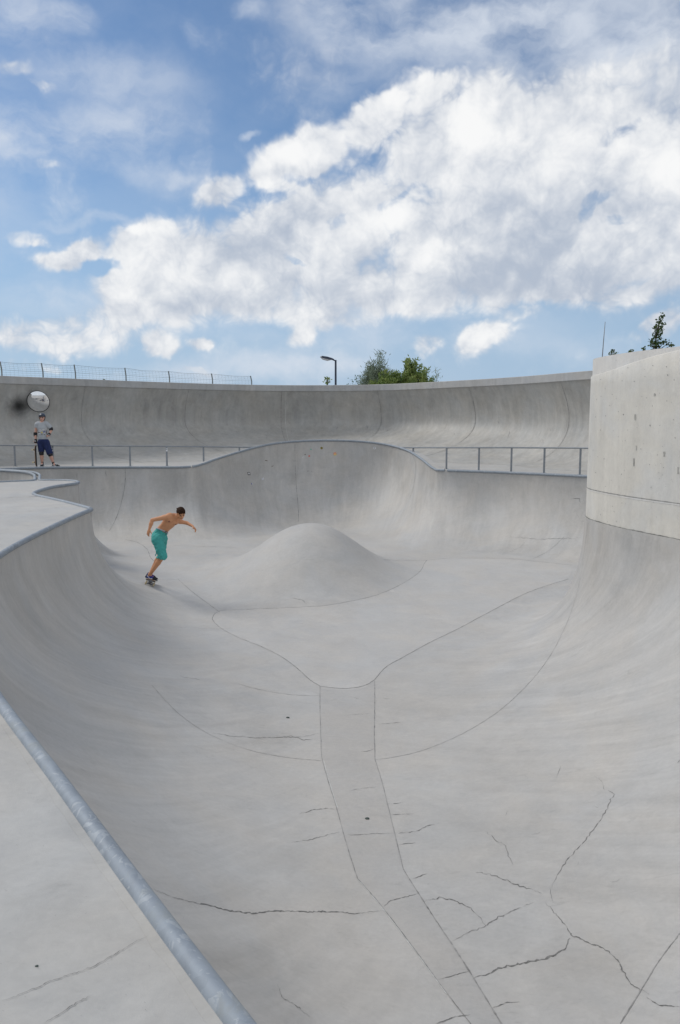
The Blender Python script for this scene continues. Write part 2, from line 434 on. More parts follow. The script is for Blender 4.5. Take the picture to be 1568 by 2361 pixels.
crack([(806, 1606), (828, 1612)], 0.012, .6)
crack([(866, 1610), (905, 1612)], 0.008, .6)
crack([(866, 1672), (900, 1668), (930, 1666)], 0.009, .8)
crack([(820, 1735), (850, 1732), (862, 1726)], 0.010, .8)
crack([(890, 1855), (930, 1851)], 0.008, .7)
crack([(895, 1880), (955, 1876)], 0.008, .7)
crack([(920, 1948), (958, 1943)], 0.008, .8)
crack([(950, 2028), (985, 2014)], 0.009, .8)
crack([(1010, 2260), (1085, 2238)], 0.007, .8)
crack([(1005, 2361), (1050, 2345), (1085, 2340)], 0.012, .8)
crack([(1135, 2325), (1170, 2312), (1205, 2310)], 0.008, 1)
crack([(1490, 2300), (1520, 2318), (1568, 2322)], 0.010, 1)
crack([(640, 2270), (650, 2300), (690, 2325), (720, 2350)], 0.006, 2)
crack([(675, 1380), (695, 1382), (708, 1396)], 0.016, 1)
crack([(1316, 1150), (1336, 1149), (1338, 1160)], 0.022, .5)
crack([(1330, 1185), (1338, 1196)], 0.016, .5)
crack([(1175, 1237), (1230, 1243), (1290, 1242), (1340, 1240)], 0.014, 1.4)
crack([(1170, 1275), (1200, 1262), (1215, 1245)], 0.014, 1)
crack([(243, 1085), (245, 1098)], 0.02, .5)
crack([(177, 1085), (178, 1105)], 0.02, .5)
for k in range(8):   # small random hairlines on the near right wall
    a = random.uniform(1150, 1560); b = random.uniform(1750, 2050); l = random.uniform(12, 40); an = random.uniform(-1.4, 1.4)
    crack([(a, b), (a+l*math.cos(an)*.5, b+l*math.sin(an)*.5+3), (a+l*math.cos(an), b+l*math.sin(an))], 0.005, 1.8, seed=k)
# small chips and specks pressed in the surface
for k in range(16):
    a = random.uniform(350, 1560); b = random.uniform(1350, 2350)
    crack([(a, b), (a+random.uniform(2, 5), b+random.uniform(-2, 2))], 0.006+0.006*random.random(), 0.3, seed=k)

def overlay(outline, lift, mi):
    """separately poured slab: its outline is found on the bowl, its surface follows it a few mm proud"""
    O2 = []
    for p in [tuple(q) for q in catmull(outline, 5, True)]:
        q_ = hit(*p)
        if q_ and (not O2 or (Vector((q_[0].x, q_[0].y))-O2[-1]).length > .02): O2.append(Vector((q_[0].x, q_[0].y)))
    n_o = len(O2); xs = [p.x for p in O2]; ys = [p.y for p in O2]; inn = []; y = min(ys)
    while y < max(ys):
        x = min(xs)
        while x < max(xs):
            if pip(x, y, O2) and min((Vector((x, y))-p).length for p in O2) > .04: inn.append(Vector((x, y)))
            x += .11
        y += .11
    c_, e_, f_2, *_ = delaunay_2d_cdt(O2+inn, [], [list(range(n_o))], 1, 1e-5)
    vs = []
    for p in c_:
        r_ = bvh.ray_cast(Vector((p.x, p.y, .5)), Vector((0, 0, -1)))
        vs.append((p.x, p.y, (r_[0].z if r_[0] else g(p.x, p.y))+lift))
    rb.add(vs, [tuple(q) for q in f_2], mi)
overlay([(738, 1582), (715, 1568), (690, 1545), (650, 1515), (600, 1490), (550, 1470), (512, 1450), (492, 1432), (492, 1420), (507, 1409), (545, 1406), (620, 1403), (690, 1400), (750, 1396), (820, 1384), (880, 1368), (935, 1342), (968, 1318), (978, 1300), (984, 1292), (1030, 1288), (1100, 1287), (1180, 1289), (1250, 1296), (1312, 1303), (1305, 1336), (1220, 1365), (1140, 1405), (1060, 1448), (990, 1482), (930, 1515), (890, 1538), (864, 1567), (845, 1579), (815, 1586), (780, 1587)], .0012, 4)
overlay([(738, 1586), (738, 1640), (740, 1700), (742, 1745), (775, 1860), (800, 1950), (824, 2025), (880, 2090), (960, 2195), (1030, 2290), (1085, 2361), (1110, 2395), (1180, 2400), (1156, 2361), (1110, 2285), (1060, 2205), (1010, 2130), (965, 2060), (930, 2005), (912, 1930), (895, 1860), (880, 1800), (865, 1752), (863, 1700), (864, 1640), (864, 1572), (845, 1583), (815, 1590), (780, 1591)], .0012, 5)
bowl = empty('skate_bowl', (0, 12, 0), 'large pale concrete skate bowl with pipe copings and a rounded hump in its floor', 'skate bowl')
nb = len(verts)
allv = list(verts) + rb.v
allf = [tuple(f) for f in faces] + [tuple(i+nb for i in f) for f in rb.f]
mi = [0]*len(faces) + rb.m
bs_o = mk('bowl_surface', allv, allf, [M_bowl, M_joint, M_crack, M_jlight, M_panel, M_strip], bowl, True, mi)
me = bs_o.data
uvl = me.uv_layers.new(name='fall')
uvs_all = np.array(uvs + [(0, 0)]*len(rb.v)); 
li = np.zeros(len(me.loops), dtype=np.int32); me.loops.foreach_get('vertex_index', li)
luv = uvs_all[li].copy()
uvl.data.foreach_set('uv', luv.ravel())
at_ = me.attributes.new('wallness', 'FLOAT', 'POINT')
at_.data.foreach_set('value', np.array(wn + [0.0]*len(rb.v), dtype=np.float32))

# copings (part of the bowl); index ranges along K
def kfind(x, y, z0=0):
    return int(np.argmin(np.hypot(K[:, 0]-x, K[:, 1]-y)))
n1 = (len(segs[0])-1)*12; n2 = n1+(len(segs[1])-1)*12
def lipcurve(i0, i1, dz=0.0, out=0.0):
    P = []
    for i in range(i0, i1+1):
        k = K[i % NS]; p = Vector((k[0], k[1], k[2]+dz))
        if P and (p-P[-1]).length < 0.02: continue
        P.append(p)
    return P
def coping(P, r, parent, name='coping', n=14):
    m = MB(); m.tube(P, r, n)
    o = m.build(name, M_galv, parent, smooth=True); shade_auto(o, 50); return o
RC = 0.037
coping(lipcurve(0, n1), RC, bowl)
t2 = kfind(-6.5, 19.35)
coping([Vector((-4.36, 13.56, 0.0))]+lipcurve(n2+1, t2), RC, bowl)
t3 = kfind(-10.6, 23.9); coping(lipcurve(t2+1, t3), RC, bowl)
e0 = kfind(ext[0][0], ext[0][1]); e1 = kfind(ext[-1][0], ext[-1][1])
coping(lipcurve(t3+1, e0), 0.040, bowl)
coping(lipcurve(e0+1, e1), 0.038, bowl)
e2 = kfind(7.0, 14.2); coping(lipcurve(e1+1, e2), 0.040, bowl)

# thick back of the raised extension (top slab + back face)
P = lipcurve(e0-2, e1+2); m = MB(); v = []; f = []
for i, p in enumerate(P):
    a = P[max(i-1, 0)]; b = P[min(i+1, len(P)-1)]; T = (b-a); T.z = 0; T.normalize(); O = Vector((-T.y, T.x, 0))
    if O.y < 0: O = -O
    top = max(p.z-0.01, 0.003)
    v += [Vector((p.x, p.y, top)), p*1.0+O*0.30+Vector((0, 0, top-p.z)), Vector((p.x, p.y, -0.02))+O*0.30]
for i in range(len(P)-1):
    for j in range(2): f.append((3*i+j, 3*i+3+j, 3*i+4+j, 3*i+1+j))
mk('extension_back', v, f, M_deck, bowl, smooth=False)

# ------------------------------------------------------------------ second bowl behind the peninsula
S2 = catmull([(-7.84, 19.86), (-8.03, 20.5), (-8.31, 21.15), (-8.83, 22.0), (-9.5, 22.6), (-10.4, 23.05), (-12, 23.2), (-13.6, 22), (-13.8, 20), (-12.5, 18.6), (-10.2, 18.6), (-9.0, 19.05), (-8.2, 19.55)], 8, True)
S2 = [Vector((p[0], p[1])) for p in S2]; c2 = Vector((-11, 20.8))
v = []; f = []; NJ = 14; n_ = len(S2)
u2 = []; w2 = []
for i, p in enumerate(S2):
    for j in range(NJ+1):
        th = j/NJ*math.pi/2; q = p + (c2-p)*(0.62*(1-math.cos(th)))
        zz = 0.06*ss(19.8, 21.2, p.y)
        v.append((q.x, q.y, zz-(1.6+zz)*math.sin(th))); u2.append((i*0.2, j*0.2)); w2.append(1.0)
for i in range(n_):
    for j in range(NJ): a = i*(NJ+1)+j; b = ((i+1) % n_)*(NJ+1)+j; f.append((a, a+1, b+1, b))
f.append(tuple(i*(NJ+1)+NJ for i in range(n_)))
sb = empty('side_bowl', (-11, 20.8, 0), 'smaller pale concrete bowl sunk behind the left deck, only its far rim showing', 'skate bowl')
o = mk('bowl_surface', v, f, M_bowl, sb, True)
uvl = o.data.uv_layers.new(name='fall'); li = np.zeros(len(o.data.loops), dtype=np.int32); o.data.loops.foreach_get('vertex_index', li)
uvl.data.foreach_set('uv', np.array(u2)[li].ravel()); a_ = o.data.attributes.new('wallness', 'FLOAT', 'POINT'); a_.data.foreach_set('value', np.array(w2, dtype=np.float32))
coping([Vector((p.x, p.y, 0.06*ss(19.8, 21.2, p.y)+0.0)) for p in S2]+[Vector((S2[0].x, S2[0].y, 0))], 0.038, sb)

# ------------------------------------------------------------------ ground (deck sheet with the bowls cut out)
Lloop = []
for i in range(NS):
    p = Vector((K[i][0], K[i][1]))
    if Lloop and (p-Lloop[-1]).length < 0.015: continue
    Lloop.append(p)
outer = [Vector((-400, -400)), Vector((400, -400)), Vector((400, 600)), Vector((-400, 600))]
V2 = outer + Lloop + S2
nL = len(Lloop)
E = [(i, (i+1) % 4) for i in range(4)] + [(4+i, 4+(i+1) % nL) for i in range(nL)] + [(4+nL+i, 4+nL+(i+1) % n_) for i in range(n_)]
cv, ce, cf, *_ = delaunay_2d_cdt(V2, E, [], 0, 1e-5)
gf = []
for fct in cf:
    cx = sum(cv[i].x for i in fct)/len(fct); cy = sum(cv[i].y for i in fct)/len(fct)
    if pip(cx, cy, Lloop) or pip(cx, cy, S2): continue
    a, b, c = [cv[i] for i in fct[:3]]
    gf.append(tuple(fct) if (b-a).cross(c-a) > 0 else tuple(fct)[::-1])
gb = MB(); gb.add([(p.x, p.y, 0) for p in cv], gf, 0)
def hitdeck(px, py):
    p = atz(px, py, 0.0)
    if p.y < 0 or p.y > 24: return None
    return p, Vector((0, 0, 1))
def dcrack(pts, w, rough=1.5, mi=1, **k):
    v, f = ribbon(pts, w, hitdeck, rough=rough, taper=True, wvar=0.7, **k); gb.add(v, f, mi)
dcrack([(341, 2160), (300, 2180), (260, 2205), (220, 2228), (190, 2240), (120, 2262), (60, 2290), (0, 2312)], 0.0018, 1.8)
dcrack([(215, 2295), (170, 2318), (130, 2345), (100, 2361)], 0.0018, 1.8)
dcrack([(0, 1148), (60, 1146), (110, 1144), (190, 1140)], 0.02, .2)
for k in range(60):
    a = random.uniform(0, 380); b = random.uniform(1720, 2350)
    if b < 1640 + a*1.35 + 40: continue
    s_ = random.uniform(1.5, 5)
    dcrack([(a, b), (a+s_, b+random.uniform(-2, 3))], 0.002+0.004*random.random(), 0.2, seed=k)
for k in range(14):
    a = random.uniform(5, 150); b = random.uniform(1125, 1230)
    dcrack([(a, b), (a+random.uniform(6, 20), b+random.uniform(-1.5, .5))], 0.012, 0.1, seed=k)
go = gb.build('ground', [M_deck, M_crack], None, smooth=False); go['kind'] = 'structure'

# mortar fillet beside the near pipe, slightly proud of the deck
P = lipcurve(0, n1); v = []; f = []
for i, p in enumerate(P):
    a = P[max(i-1, 0)]; b = P[min(i+1, len(P)-1)]; T = (b-a).normalized(); O = Vector((-T.y, T.x, 0))
    if O.x > 0 and p.y < 9: O = -O
    w = 0.064 + 0.014*mnoise.noise(Vector((i*0.9, 0, 3)))
    v += [p+O*0.028+Vector((0, 0, 0.012)), p+O*0.045+Vector((0, 0, 0.006)), p+O*w+Vector((0, 0, 0.0004))]
for i in range(len(P)-1):
    for j in range(2): f.append((3*i+j, 3*i+3+j, 3*i+4+j, 3*i+1+j))
M_mortar = concrete('mortar', (0.385, 0.377, 0.36), streak='none', sk=0.0, blot=0.36)
mk('mortar_fillet', v, f, M_mortar, bowl, True)

# ------------------------------------------------------------------ far over-vertical wall
TOPZ = 3.10
wpx = [(0, 866, None), (150, 872, None), (350, 880, None), (540, 886, None), (700, 888, None), (880, 886, None), (1060, 877, None), (1200, 868, None), (1355, 855, None)]
Wc = []
for (px, py, _) in wpx:
    q = atz(px, py, TOPZ); Wc.append((q.x, q.y))
print('wall', [(round(a, 1), round(b, 1)) for a, b in Wc])
# lip plan -> wall base plan lies further out by 0.42
lead = [(Wc[0][0]-4.6, Wc[0][1]-8.5), (Wc[0][0]-3.3, Wc[0][1]-4.0)]
tail = [(Wc[-1][0]+1.9, Wc[-1][1]-3.2), (Wc[-1][0]+2.6, Wc[-1][1]-6.5)]
WC = catmull(lead+Wc+tail, 16)
prof = [(-0.95, -0.05), (-0.95, TOPZ-0.01), (-0.02, TOPZ), (0.0, TOPZ-0.015), (0.0, TOPZ-0.265), (-0.015, TOPZ-0.28), (-0.045, TOPZ-0.285)]
for k in range(1, 25):    # concave face from under the lip to the deck
    t = k/24
    z = (TOPZ-0.285)*(1-t)
    if z > 1.5: o_ = -0.045 - 0.40*math.sin((TOPZ-0.285-z)/(TOPZ-0.285-1.5)*math.pi/2)
    else: 
        q = (1.5-z)/1.5; o_ = -0.445 + 2.1*(1-math.sqrt(max(0, 1-q**2.0)))
    prof.append((o_, z+0.002))
v = []; f = []; NP = len(prof)
nrm = []
for i, p in enumerate(WC):
    a = WC[max(i-1, 0)]; b = WC[min(i+1, len(WC)-1)]; T = np.array(b)-np.array(a); T /= np.hypot(*T)
    N_ = np.array((T[1], -T[0]))       # inward (towards camera)
    nrm.append(N_)
    wd = 1.0 + max(0.0, (p[1]-27.5))*0.30
    for (o_, z) in prof:
        oo = o_ if z > 1.5 or z < 0 else -0.445+(o_+0.445)*wd
        v.append((p[0]+N_[0]*oo, p[1]+N_[1]*oo, z))
for i in range(len(WC)-1):
    for j in range(NP-1): a = i*NP+j; b = (i+1)*NP+j; f.append((a, b, b+1, a+1))
wall_far = empty('curved_wall', (0, 35, 0), 'tall grey overhanging concrete wall curving round behind the bowl', 'wall')
fas = [q for q in f if (q[0] % NP) < 6]; fac = [q for q in f if (q[0] % NP) >= 6]
def sub(vs, fs):
    used = sorted({i for q in fs for i in q}); mp = {a: k for k, a in enumerate(used)}
    return [vs[i] for i in used], [tuple(mp[i] for i in q) for q in fs]
M_fascia = concrete('fascia concrete', (0.40, 0.40, 0.395), streak='none', sk=0.10, blot=0.22)
vv, ff = sub(v, fac)
fb = MB(); fb.add(vv, ff, 0)
bvw = BVHTree.FromPolygons([Vector(p) for p in v], f)
def hitwall(px, py):
    d = ray(px, py).normalized(); r = bvw.ray_cast(CAMP, d)
    if r[0] is None: return None
    n = r[1]; n = -n if n.dot(d) > 0 else n
    return r[0], n
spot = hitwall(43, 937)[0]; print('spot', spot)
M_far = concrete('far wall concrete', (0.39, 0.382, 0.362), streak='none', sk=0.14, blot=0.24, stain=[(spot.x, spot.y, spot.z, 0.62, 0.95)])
# vertical pour joints follow the wall section
def walljoint(px, w=0.025, mi=1, z0=0.02, z1=TOPZ-0.32):
    q = hitwall(px, 960)
    if not q: return
    i = int(np.argmin([math.hypot(c[0]-q[0].x, c[1]-q[0].y) for c in WC])); p = WC[i]; N_ = nrm[i]; T = Vector((-N_[1], N_[0], 0))
    vs = []; fs = []; rows = [pr for pr in prof[6:]]
    wd = 1.0 + max(0.0, (p[1]-27.5))*0.30
    for (o_, z) in rows:
        if z <= 1.5: o_ = -0.445+(o_+0.445)*wd
        c = Vector((p[0]+N_[0]*(o_+0.006), p[1]+N_[1]*(o_+0.006), z+0.004)); ww = w*(0.5+random.random()*0.6)
        vs += [c+T*ww/2, c-T*ww/2]
    for k in range(len(rows)-1): fs.append((2*k, 2*k+1, 2*k+3, 2*k+2))
    fb.add(vs, fs, mi)
for px in (183, 426, 652, 875, 1095, 1312): walljoint(px, 0.028)
for px in (186, 655, 878, 1099): walljoint(px, 0.02, 2)
def wcrack(pts, w=0.03, rough=1.0):
    vs, fs = ribbon(pts, w, hitwall, rough=rough, taper=True, wvar=0.7, lift=0.006, step=3); fb.add(vs, fs, 1)
for k in range(34):
    a = random.uniform(560, 1330); b = random.uniform(975, 1018); dx = random.uniform(-4, 4); dy = random.uniform(-9, 9)
    wcrack([(a, b), (a+dx, b+dy)], 0.022, 0.8)
wcrack([(1168, 1012), (1175, 1000), (1176, 990)], .02); wcrack([(610, 1000), (616, 1006), (612, 1014)], .02)
o = fb.build('wall_face', [M_far, M_joint, M_jlight], wall_far, smooth=True); shade_auto(o, 40)
vv, ff = sub(v, fas); o = mk('parapet', vv, ff, M_fascia, wall_far, False); shade_auto(o, 30)

# ------------------------------------------------------------------ tower wall on the right
i0 = kfind(5.9, 13.7); i1 = kfind(5.0, 4.6)
P = lipcurve(i0, i1)
TZ = 2.50
M_tower = concrete('tower concrete', (0.58, 0.57, 0.545), warm=(1.03, 1.0, 0.94), streak='none', sk=0.07, blot=0.12, pits=0.30, cold=0.8)
M_tower2 = concrete('tower concrete pale', (0.63, 0.62, 0.60), streak='none', sk=0.05, blot=0.10, pits=0.3, cold=0.7)
tw = empty('tower_wall', (4.4, 10, 0), 'tall cream concrete wall with a rounded end standing on the right rim of the bowl', 'wall')
def outn(i):
    a = P[max(i-1, 0)]; b = P[min(i+1, len(P)-1)]; T = (b-a); T.z = 0; T.normalize(); return Vector((T.y, -T.x, 0))
# outward direction = away from the bowl (towards +x on the front part)
sgn = 1 if outn(len(P)//2).x > 0 else -1
v = []; f = []
RZ = [0.0, 0.45, 0.9, 1.3, 1.7, 2.1]
for i, p in enumerate(P):
    O = outn(i)*sgn
    tt = ss(9.2, 12.2, p.y)
    top = TZ-0.015 - 0.24*tt**1.6
    ring = []
    for z in RZ: ring.append(p+O*0.02+Vector((0, 0, z)))
    ring.append(Vector((p.x, p.y, 0))+O*0.02+Vector((0, 0, top-0.015))); ring.append(Vector((p.x, p.y, top))+O*0.035)
    ring.append(Vector((p.x, p.y, top+0.002))+O*0.10)
    v += ring
NR = len(RZ)+3
for i in range(len(P)-1):
    for j in range(NR-1): a = i*NR+j; b = a+NR; f.append((a, a+1, b+1, b))
tb = MB(); tb.add(v, f, 0)
bvt = BVHTree.FromPolygons(v, f)
def hittower(px, py):
    d = ray(px, py).normalized(); r = bvt.ray_cast(CAMP, d)
    if r[0] is None: return None
    n = r[1]; n = -n if n.dot(d) > 0 else n
    return r[0], n
def tcr(pts, w, rough=0.3, mi=1):
    vs, fs = ribbon(pts, w, hittower, rough=rough, wvar=0.6, lift=0.003, step=4); tb.add(vs, fs, mi)
# form-board lines at fixed heights / verticals
for zz, ww, m_ in ((0.475, 0.012, 1), (0.455, 0.02, 2)):
    vs = []; fs = []; k = 0
    for i, p in enumerate(P):
        O = outn(i)*sgn; w_ = ww*(0.5+random.random()*.6)
        c = p+O*(0.02-0.004)+Vector((0, 0, zz)); vs += [c+Vector((0, 0, w_/2)), c-Vector((0, 0, w_/2))]
    for i in range(len(P)-1): fs.append((2*i, 2*i+1, 2*i+3, 2*i+2))
    tb.add(vs, fs, m_)
for (x_, ya, yb) in ((1424, 845, 1110), (1428, 1118, 1195), (1500, 1120, 1215)): tcr([(x_, ya), (x_+1, (ya+yb)/2), (x_, yb)], 0.003, .2, 2)
vs = []; fs = []; rr = random.Random(5)
for i, p in enumerate(P):      # grimy joint where the wall meets the bowl rim, its shadow line painted in
    O = outn(i)*sgn; w_ = .008+.014*max(0, mnoise.noise(Vector((p.x*3, p.y*3, 1))))+.006*rr.random()
    c = p+O*0.016; vs += [c+Vector((0, 0, w_)), c+Vector((0, 0, -.004))]
for i in range(len(P)-1): fs.append((2*i, 2*i+1, 2*i+3, 2*i+2))
tb.add(vs, fs, 4)
for k in range(70):   # bug holes
    a = random.uniform(1365, 1560); b = random.uniform(840, 1200)
    tcr([(a, b), (a+random.uniform(.8, 2.2), b+random.uniform(-1, 2))], 0.004+0.01*random.random()**2, 0.1)
for (a, b, l) in ((1465, 962, 7), (1462, 1066, 9), (1468, 1033, 5), (1532, 1047, 6), (1564, 1085, 8), (1510, 910, 3)):
    tcr([(a, b-l), (a, b-l/3), (a, b+l)], 0.028, 0.4, 3)
tb.build('wall_face', [M_tower, M_joint, M_tower2, simple('stain', (0.36, 0.35, 0.32), .9, var=.3), simple('grime_shadow', (0.22, 0.22, 0.205), .9, var=.5)], tw, smooth=True)
v = []; f = []
for i, p in enumerate(P):
    O = outn(i)*sgn
    a_ = O*0.042
    v += [p+a_+Vector((0, 0, 0)), p+a_+Vector((0, 0, TZ)), p+O*0.55+Vector((0, 0, TZ)), p+O*0.55]
for i in range(len(P)-1):
    for j in range(3): a = i*4+j; f.append((a, a+1, a+5, a+4))
f.append((0, 3, 2, 1)); n4 = 4*(len(P)-1); f.append((n4, n4+1, n4+2, n4+3))
o = mk('wall_core', v, f, M_tower2, tw, False); shade_auto(o, 30)

# ------------------------------------------------------------------ rails
def railing(path, posts, h0, label, label_post=None):
    rt = empty('guard_rail', tuple(path[len(path)//2]), label, 'railing', 'low steel rails behind the far rim')
    m = MB(); m.tube([Vector((p[0], p[1], p[2])) for p in path], 0.024, 10); o = m.build('top_rail', M_rail, rt, True); shade_auto(o, 50)
    for q in posts:
        m = MB(); m.box((q.x, q.y, q.z/2-0.01), (0.055, 0.022, q.z-0.02)); m.box((q.x, q.y, 0.006), (0.12, 0.10, 0.012))
        m.build('post', M_rail, rt)
    return rt
lp = [at(-160, 1026.5, 25.0), at(-40, 1026.5, 25.9), at(33, 1027, 26.0), at(212, 1028, 26.0), at(384, 1029, 26.0), at(469, 1030, 26.5), at(552, 1031, 27.3), at(600, 1031.5, 27.9)]

lposts = [at(x, y, {469: 26.5, 552: 27.3}.get(x, 26.0)) for x, y in ((-55, 1027), (33, 1027), (121, 1027.5), (212, 1028), (299, 1028.5), (384, 1029), (469, 1030), (552, 1031))]
railing(lp, lposts, .7, 'low grey steel rail on the left, running behind the helmeted man')
rpts = [(905, 1032, 27.7), (953, 1032, 26.6), (1030, 1032, 24.5), (1105, 1032, 23.75), (1180, 1032, 23.2), (1256, 1032.5, 22.65), (1339, 1033, 21.95), (1420, 1035, 21.0)]
rp = [at(*q) for q in rpts]; 
railing(rp, rp[1:], .7, 'low grey steel rail on the right, between the raised rim and the tower wall')
for (x, y, c) in ((384.5, 1037, 0), (121, 1037, 1)):
    q = at(x, y, 25.985-0.011)
    m = MB(); m.box(q, (0.05, 0.003, 0.11), mi=0); m.box(q+Vector((0, -0.003, 0.02)), (0.03, 0.002, 0.03), mi=1)
    o = m.build('sticker', [simple('paper', (0.75, 0.76, 0.78)), simple('ink', (0.03, 0.03, 0.04))])
    tag(o, ['small white sticker on the rail post right of the standing man', 'small white sticker on the rail post beside the standing man\'s knee'][c], 'sticker', 'small stickers')

# ------------------------------------------------------------------ wire fence on the far wall
fe = empty('wire_fence', (-8, 31, TOPZ), 'wire mesh fence with bent steel posts along the wall top', 'fence')
def wtop(px, off=-0.75):
    q = hitwall(px, 940); i = int(np.argmin([math.hypot(c[0]-q[0].x, c[1]-q[0].y) for c in WC]))
    best = None
    for j in range(max(0, i-25), min(len(WC), i+25)):
        p = WC[j]; x = p[0]+nrm[j][0]*off; y = p[1]+nrm[j][1]*off
        c = Vector((x, y, TOPZ))-CAMP; pxx = CX+FPX*c.x/c.dot(FWD)
        if best is None or abs(pxx-px) < best[0]: best = (abs(pxx-px), Vector((x, y, TOPZ)), Vector((nrm[j][0], nrm[j][1], 0)))
    return best[1], best[2]
M_wire = simple('wire', (0.16, 0.19, 0.19), 0.5, 0.6); M_post = simple('fence post', (0.22, 0.24, 0.24), 0.5, 0.5)
fposts = [(10, 834), (101, 837.5), (172.5, 841), (286, 848.5), (391, 856), (490.5, 861.5), (581, 867)]
fp = []
for k, (px, py) in enumerate(fposts):
    b, N_ = wtop(px)
    topz = at(px, py, b.y).z
    T = Vector((-N_.y, N_.x, 0)); T = T if T.x < 0 else -T
    mid_ = b+Vector((0, 0, (topz-TOPZ)*0.45)); tp = Vector((b.x, b.y, topz))+T*0.07+N_*0.05
    m = MB(); m.tube([b-Vector((0, 0, .15)), mid_, tp], 0.026, 8); o = m.build('post', M_post, fe, True); shade_auto(o, 60)
    fp.append((b, mid_, tp))
m = MB()
b, N_ = wtop(2); ex = (fp[0][0]+(fp[0][0]-fp[1][0])*0.6,)
fp2 = [tuple(a+(a-c)*0.5 for a, c in zip(fp[0], fp[1]))]+fp
for (a, b) in zip(fp2[:-1], fp2[1:]):
    def S(t, h):   # point on the netting
        A = a[0].lerp(a[1], min(h/0.45, 1)) if h <= .45 else a[1].lerp(a[2], (h-.45)/.55)
        B = b[0].lerp(b[1], min(h/0.45, 1)) if h <= .45 else b[1].lerp(b[2], (h-.45)/.55)
        p = A.lerp(B, t); p.z -= 0.035*math.sin(math.pi*t)*h + 0.012*h*mnoise.noise(Vector((p.x*2.1, h*4, 0)))*2; return p
    Lg = (a[0]-b[0]).length; nv = max(4, int(Lg/0.15))
    for hh, rr_ in [(0.02, .0035), (0.17, .003), (0.32, .003), (0.47, .006), (0.60, .003), (0.74, .003), (0.87, .003), (0.97, .0065)]:
        m.tube([S(k/12, hh) for k in range(13)], rr_*.75, 4, cap=False)
    for k in range(1, nv): m.tube([S(k/nv, h_) for h_ in (0, .25, .5, .75, .97)], 0.002, 3, cap=False)
m.build('wire_netting', M_wire, fe)

# ------------------------------------------------------------------ convex mirror
mq, mn = hitwall(79, 926)
mn = Vector((mn.x, mn.y, 0)).normalized()
mc = mq + mn*0.34; fwd = (Vector((0.14, -1, -0.30))).normalized()
mr = 25.0/FPX*mc.y*1.0
mt = empty('convex_mirror', tuple(mc), 'round convex traffic mirror with thin black rim on the far wall above the standing man', 'mirror')
U = fwd.cross(Vector((0, 0, 1))).normalized(); Vv = U.cross(fwd)
v = []; f = []; NA = 48
for j in range(9):
    rr_ = mr*0.955*j/8; dd = 0.085*(1-(j/8)**2)
    for k in range(NA): an = 2*math.pi*k/NA; v.append(mc+U*rr_*math.cos(an)+Vv*rr_*math.sin(an)+fwd*dd)
for j in range(8):
    for k in range(NA): k2 = (k+1) % NA; f.append((j*NA+k, j*NA+k2, (j+1)*NA+k2, (j+1)*NA+k))
mm, t, bs = material('mirror glass'); bs.inputs['Metallic'].default_value = 1; bs.inputs['Roughness'].default_value = 0.03
tcx = t.node('ShaderNodeTexCoord').outputs['Object']; nz = t.noise(tcx, 3, 4); gq = t.maprange(nz, .3, .7, .82, .9)
t.put(bs.inputs['Base Color'], t.comb(gq, gq, gq))
mk('mirror_glass', v, f, mm, mt, True)
m = MB(); m.tube([mc+U*mr*0.985*math.cos(2*math.pi*k/64)+Vv*mr*0.985*math.sin(2*math.pi*k/64) for k in range(65)], 0.011, 8, cap=False)
m.build('rim', simple('black rubber', (0.02, 0.022, 0.025), 0.5), mt, True)
m = MB(); v = []; f = []
for k in range(24): an = 2*math.pi*k/24; v.append(mc+U*mr*math.cos(an)*.97+Vv*mr*math.sin(an)*.97-fwd*0.01)
v.append(mc-fwd*0.08); f = [(k, 24, (k+1) % 24) for k in range(24)]
m.add(v, f); m.tube([mc-fwd*0.06, mq-mn*0.05], 0.025, 8); m.build('bracket', M_post, mt)

# ------------------------------------------------------------------ stickers on the raised rim wall
M_st = {k: simple('sticker '+k, c, 0.5, var=0.05) for k, c in dict(white=(.7, .7, .7), black=(.03, .03, .035), yellow=(.75, .6, .05), orange=(.75, .25, .05), red=(.6, .18, .14), green=(.12, .42, .32), navy=(.12, .12, .3), grey=(.45, .45, .47), brown=(.13, .1, .08)).items()}
def sticker(px, py, wpx_, hpx, base, marks, label, shape='rect', rot=0.0, grp='stickers on the raised rim wall'):
    q = hit(px, py)
    if not q: return
    p, n = q; X = Vector((0, 0, 1)).cross(n).normalized(); 
    if X.x < 0: X = -X
    Yv = n.cross(X).normalized(); Yv = Yv if Yv.z > 0 else -Yv
    s_ = p.y/FPX
    def L2(a, b, d): 
        ca, sa = math.cos(rot), math.sin(rot)
        return p + X*((a*ca-b*sa)*s_) + Yv*((a*sa+b*ca)*s_) + n*d
    m = MB()
    def poly(pl, d, mi): 
        k = len(pl); m.add([L2(a, b, d) for a, b in pl]+[L2(a, b, 0.0) for a, b in pl], [tuple(range(k))]+[(i, (i+1) % k, k+(i+1) % k, k+i) for i in range(k)], mi)
    if shape == 'rect': poly([(-wpx_/2, -hpx/2), (wpx_/2, -hpx/2), (wpx_/2, hpx/2), (-wpx_/2, hpx/2)], .003+.003, 0)
    elif shape == 'round': poly([(wpx_/2*math.cos(a), hpx/2*math.sin(a)) for a in [2*math.pi*k/20 for k in range(20)]], .006, 0)
    else: poly(shape, .006, 0)
    mats = [M_st[base]]
    for (cn, pl) in marks:
        mats.append(M_st[cn]); poly(pl, .009, len(mats)-1)
    o = m.build('sticker', mats); tag(o, label, 'sticker', grp)
def rc(a, b, c, d): return [(a, b), (c, b), (c, d), (a, d)]
star = [(2.1*(1 if k % 2 == 0 else .45)*math.sin(2*math.pi*k/10), 2.1*(1 if k % 2 == 0 else .45)*math.cos(2*math.pi*k/10)) for k in range(10)]
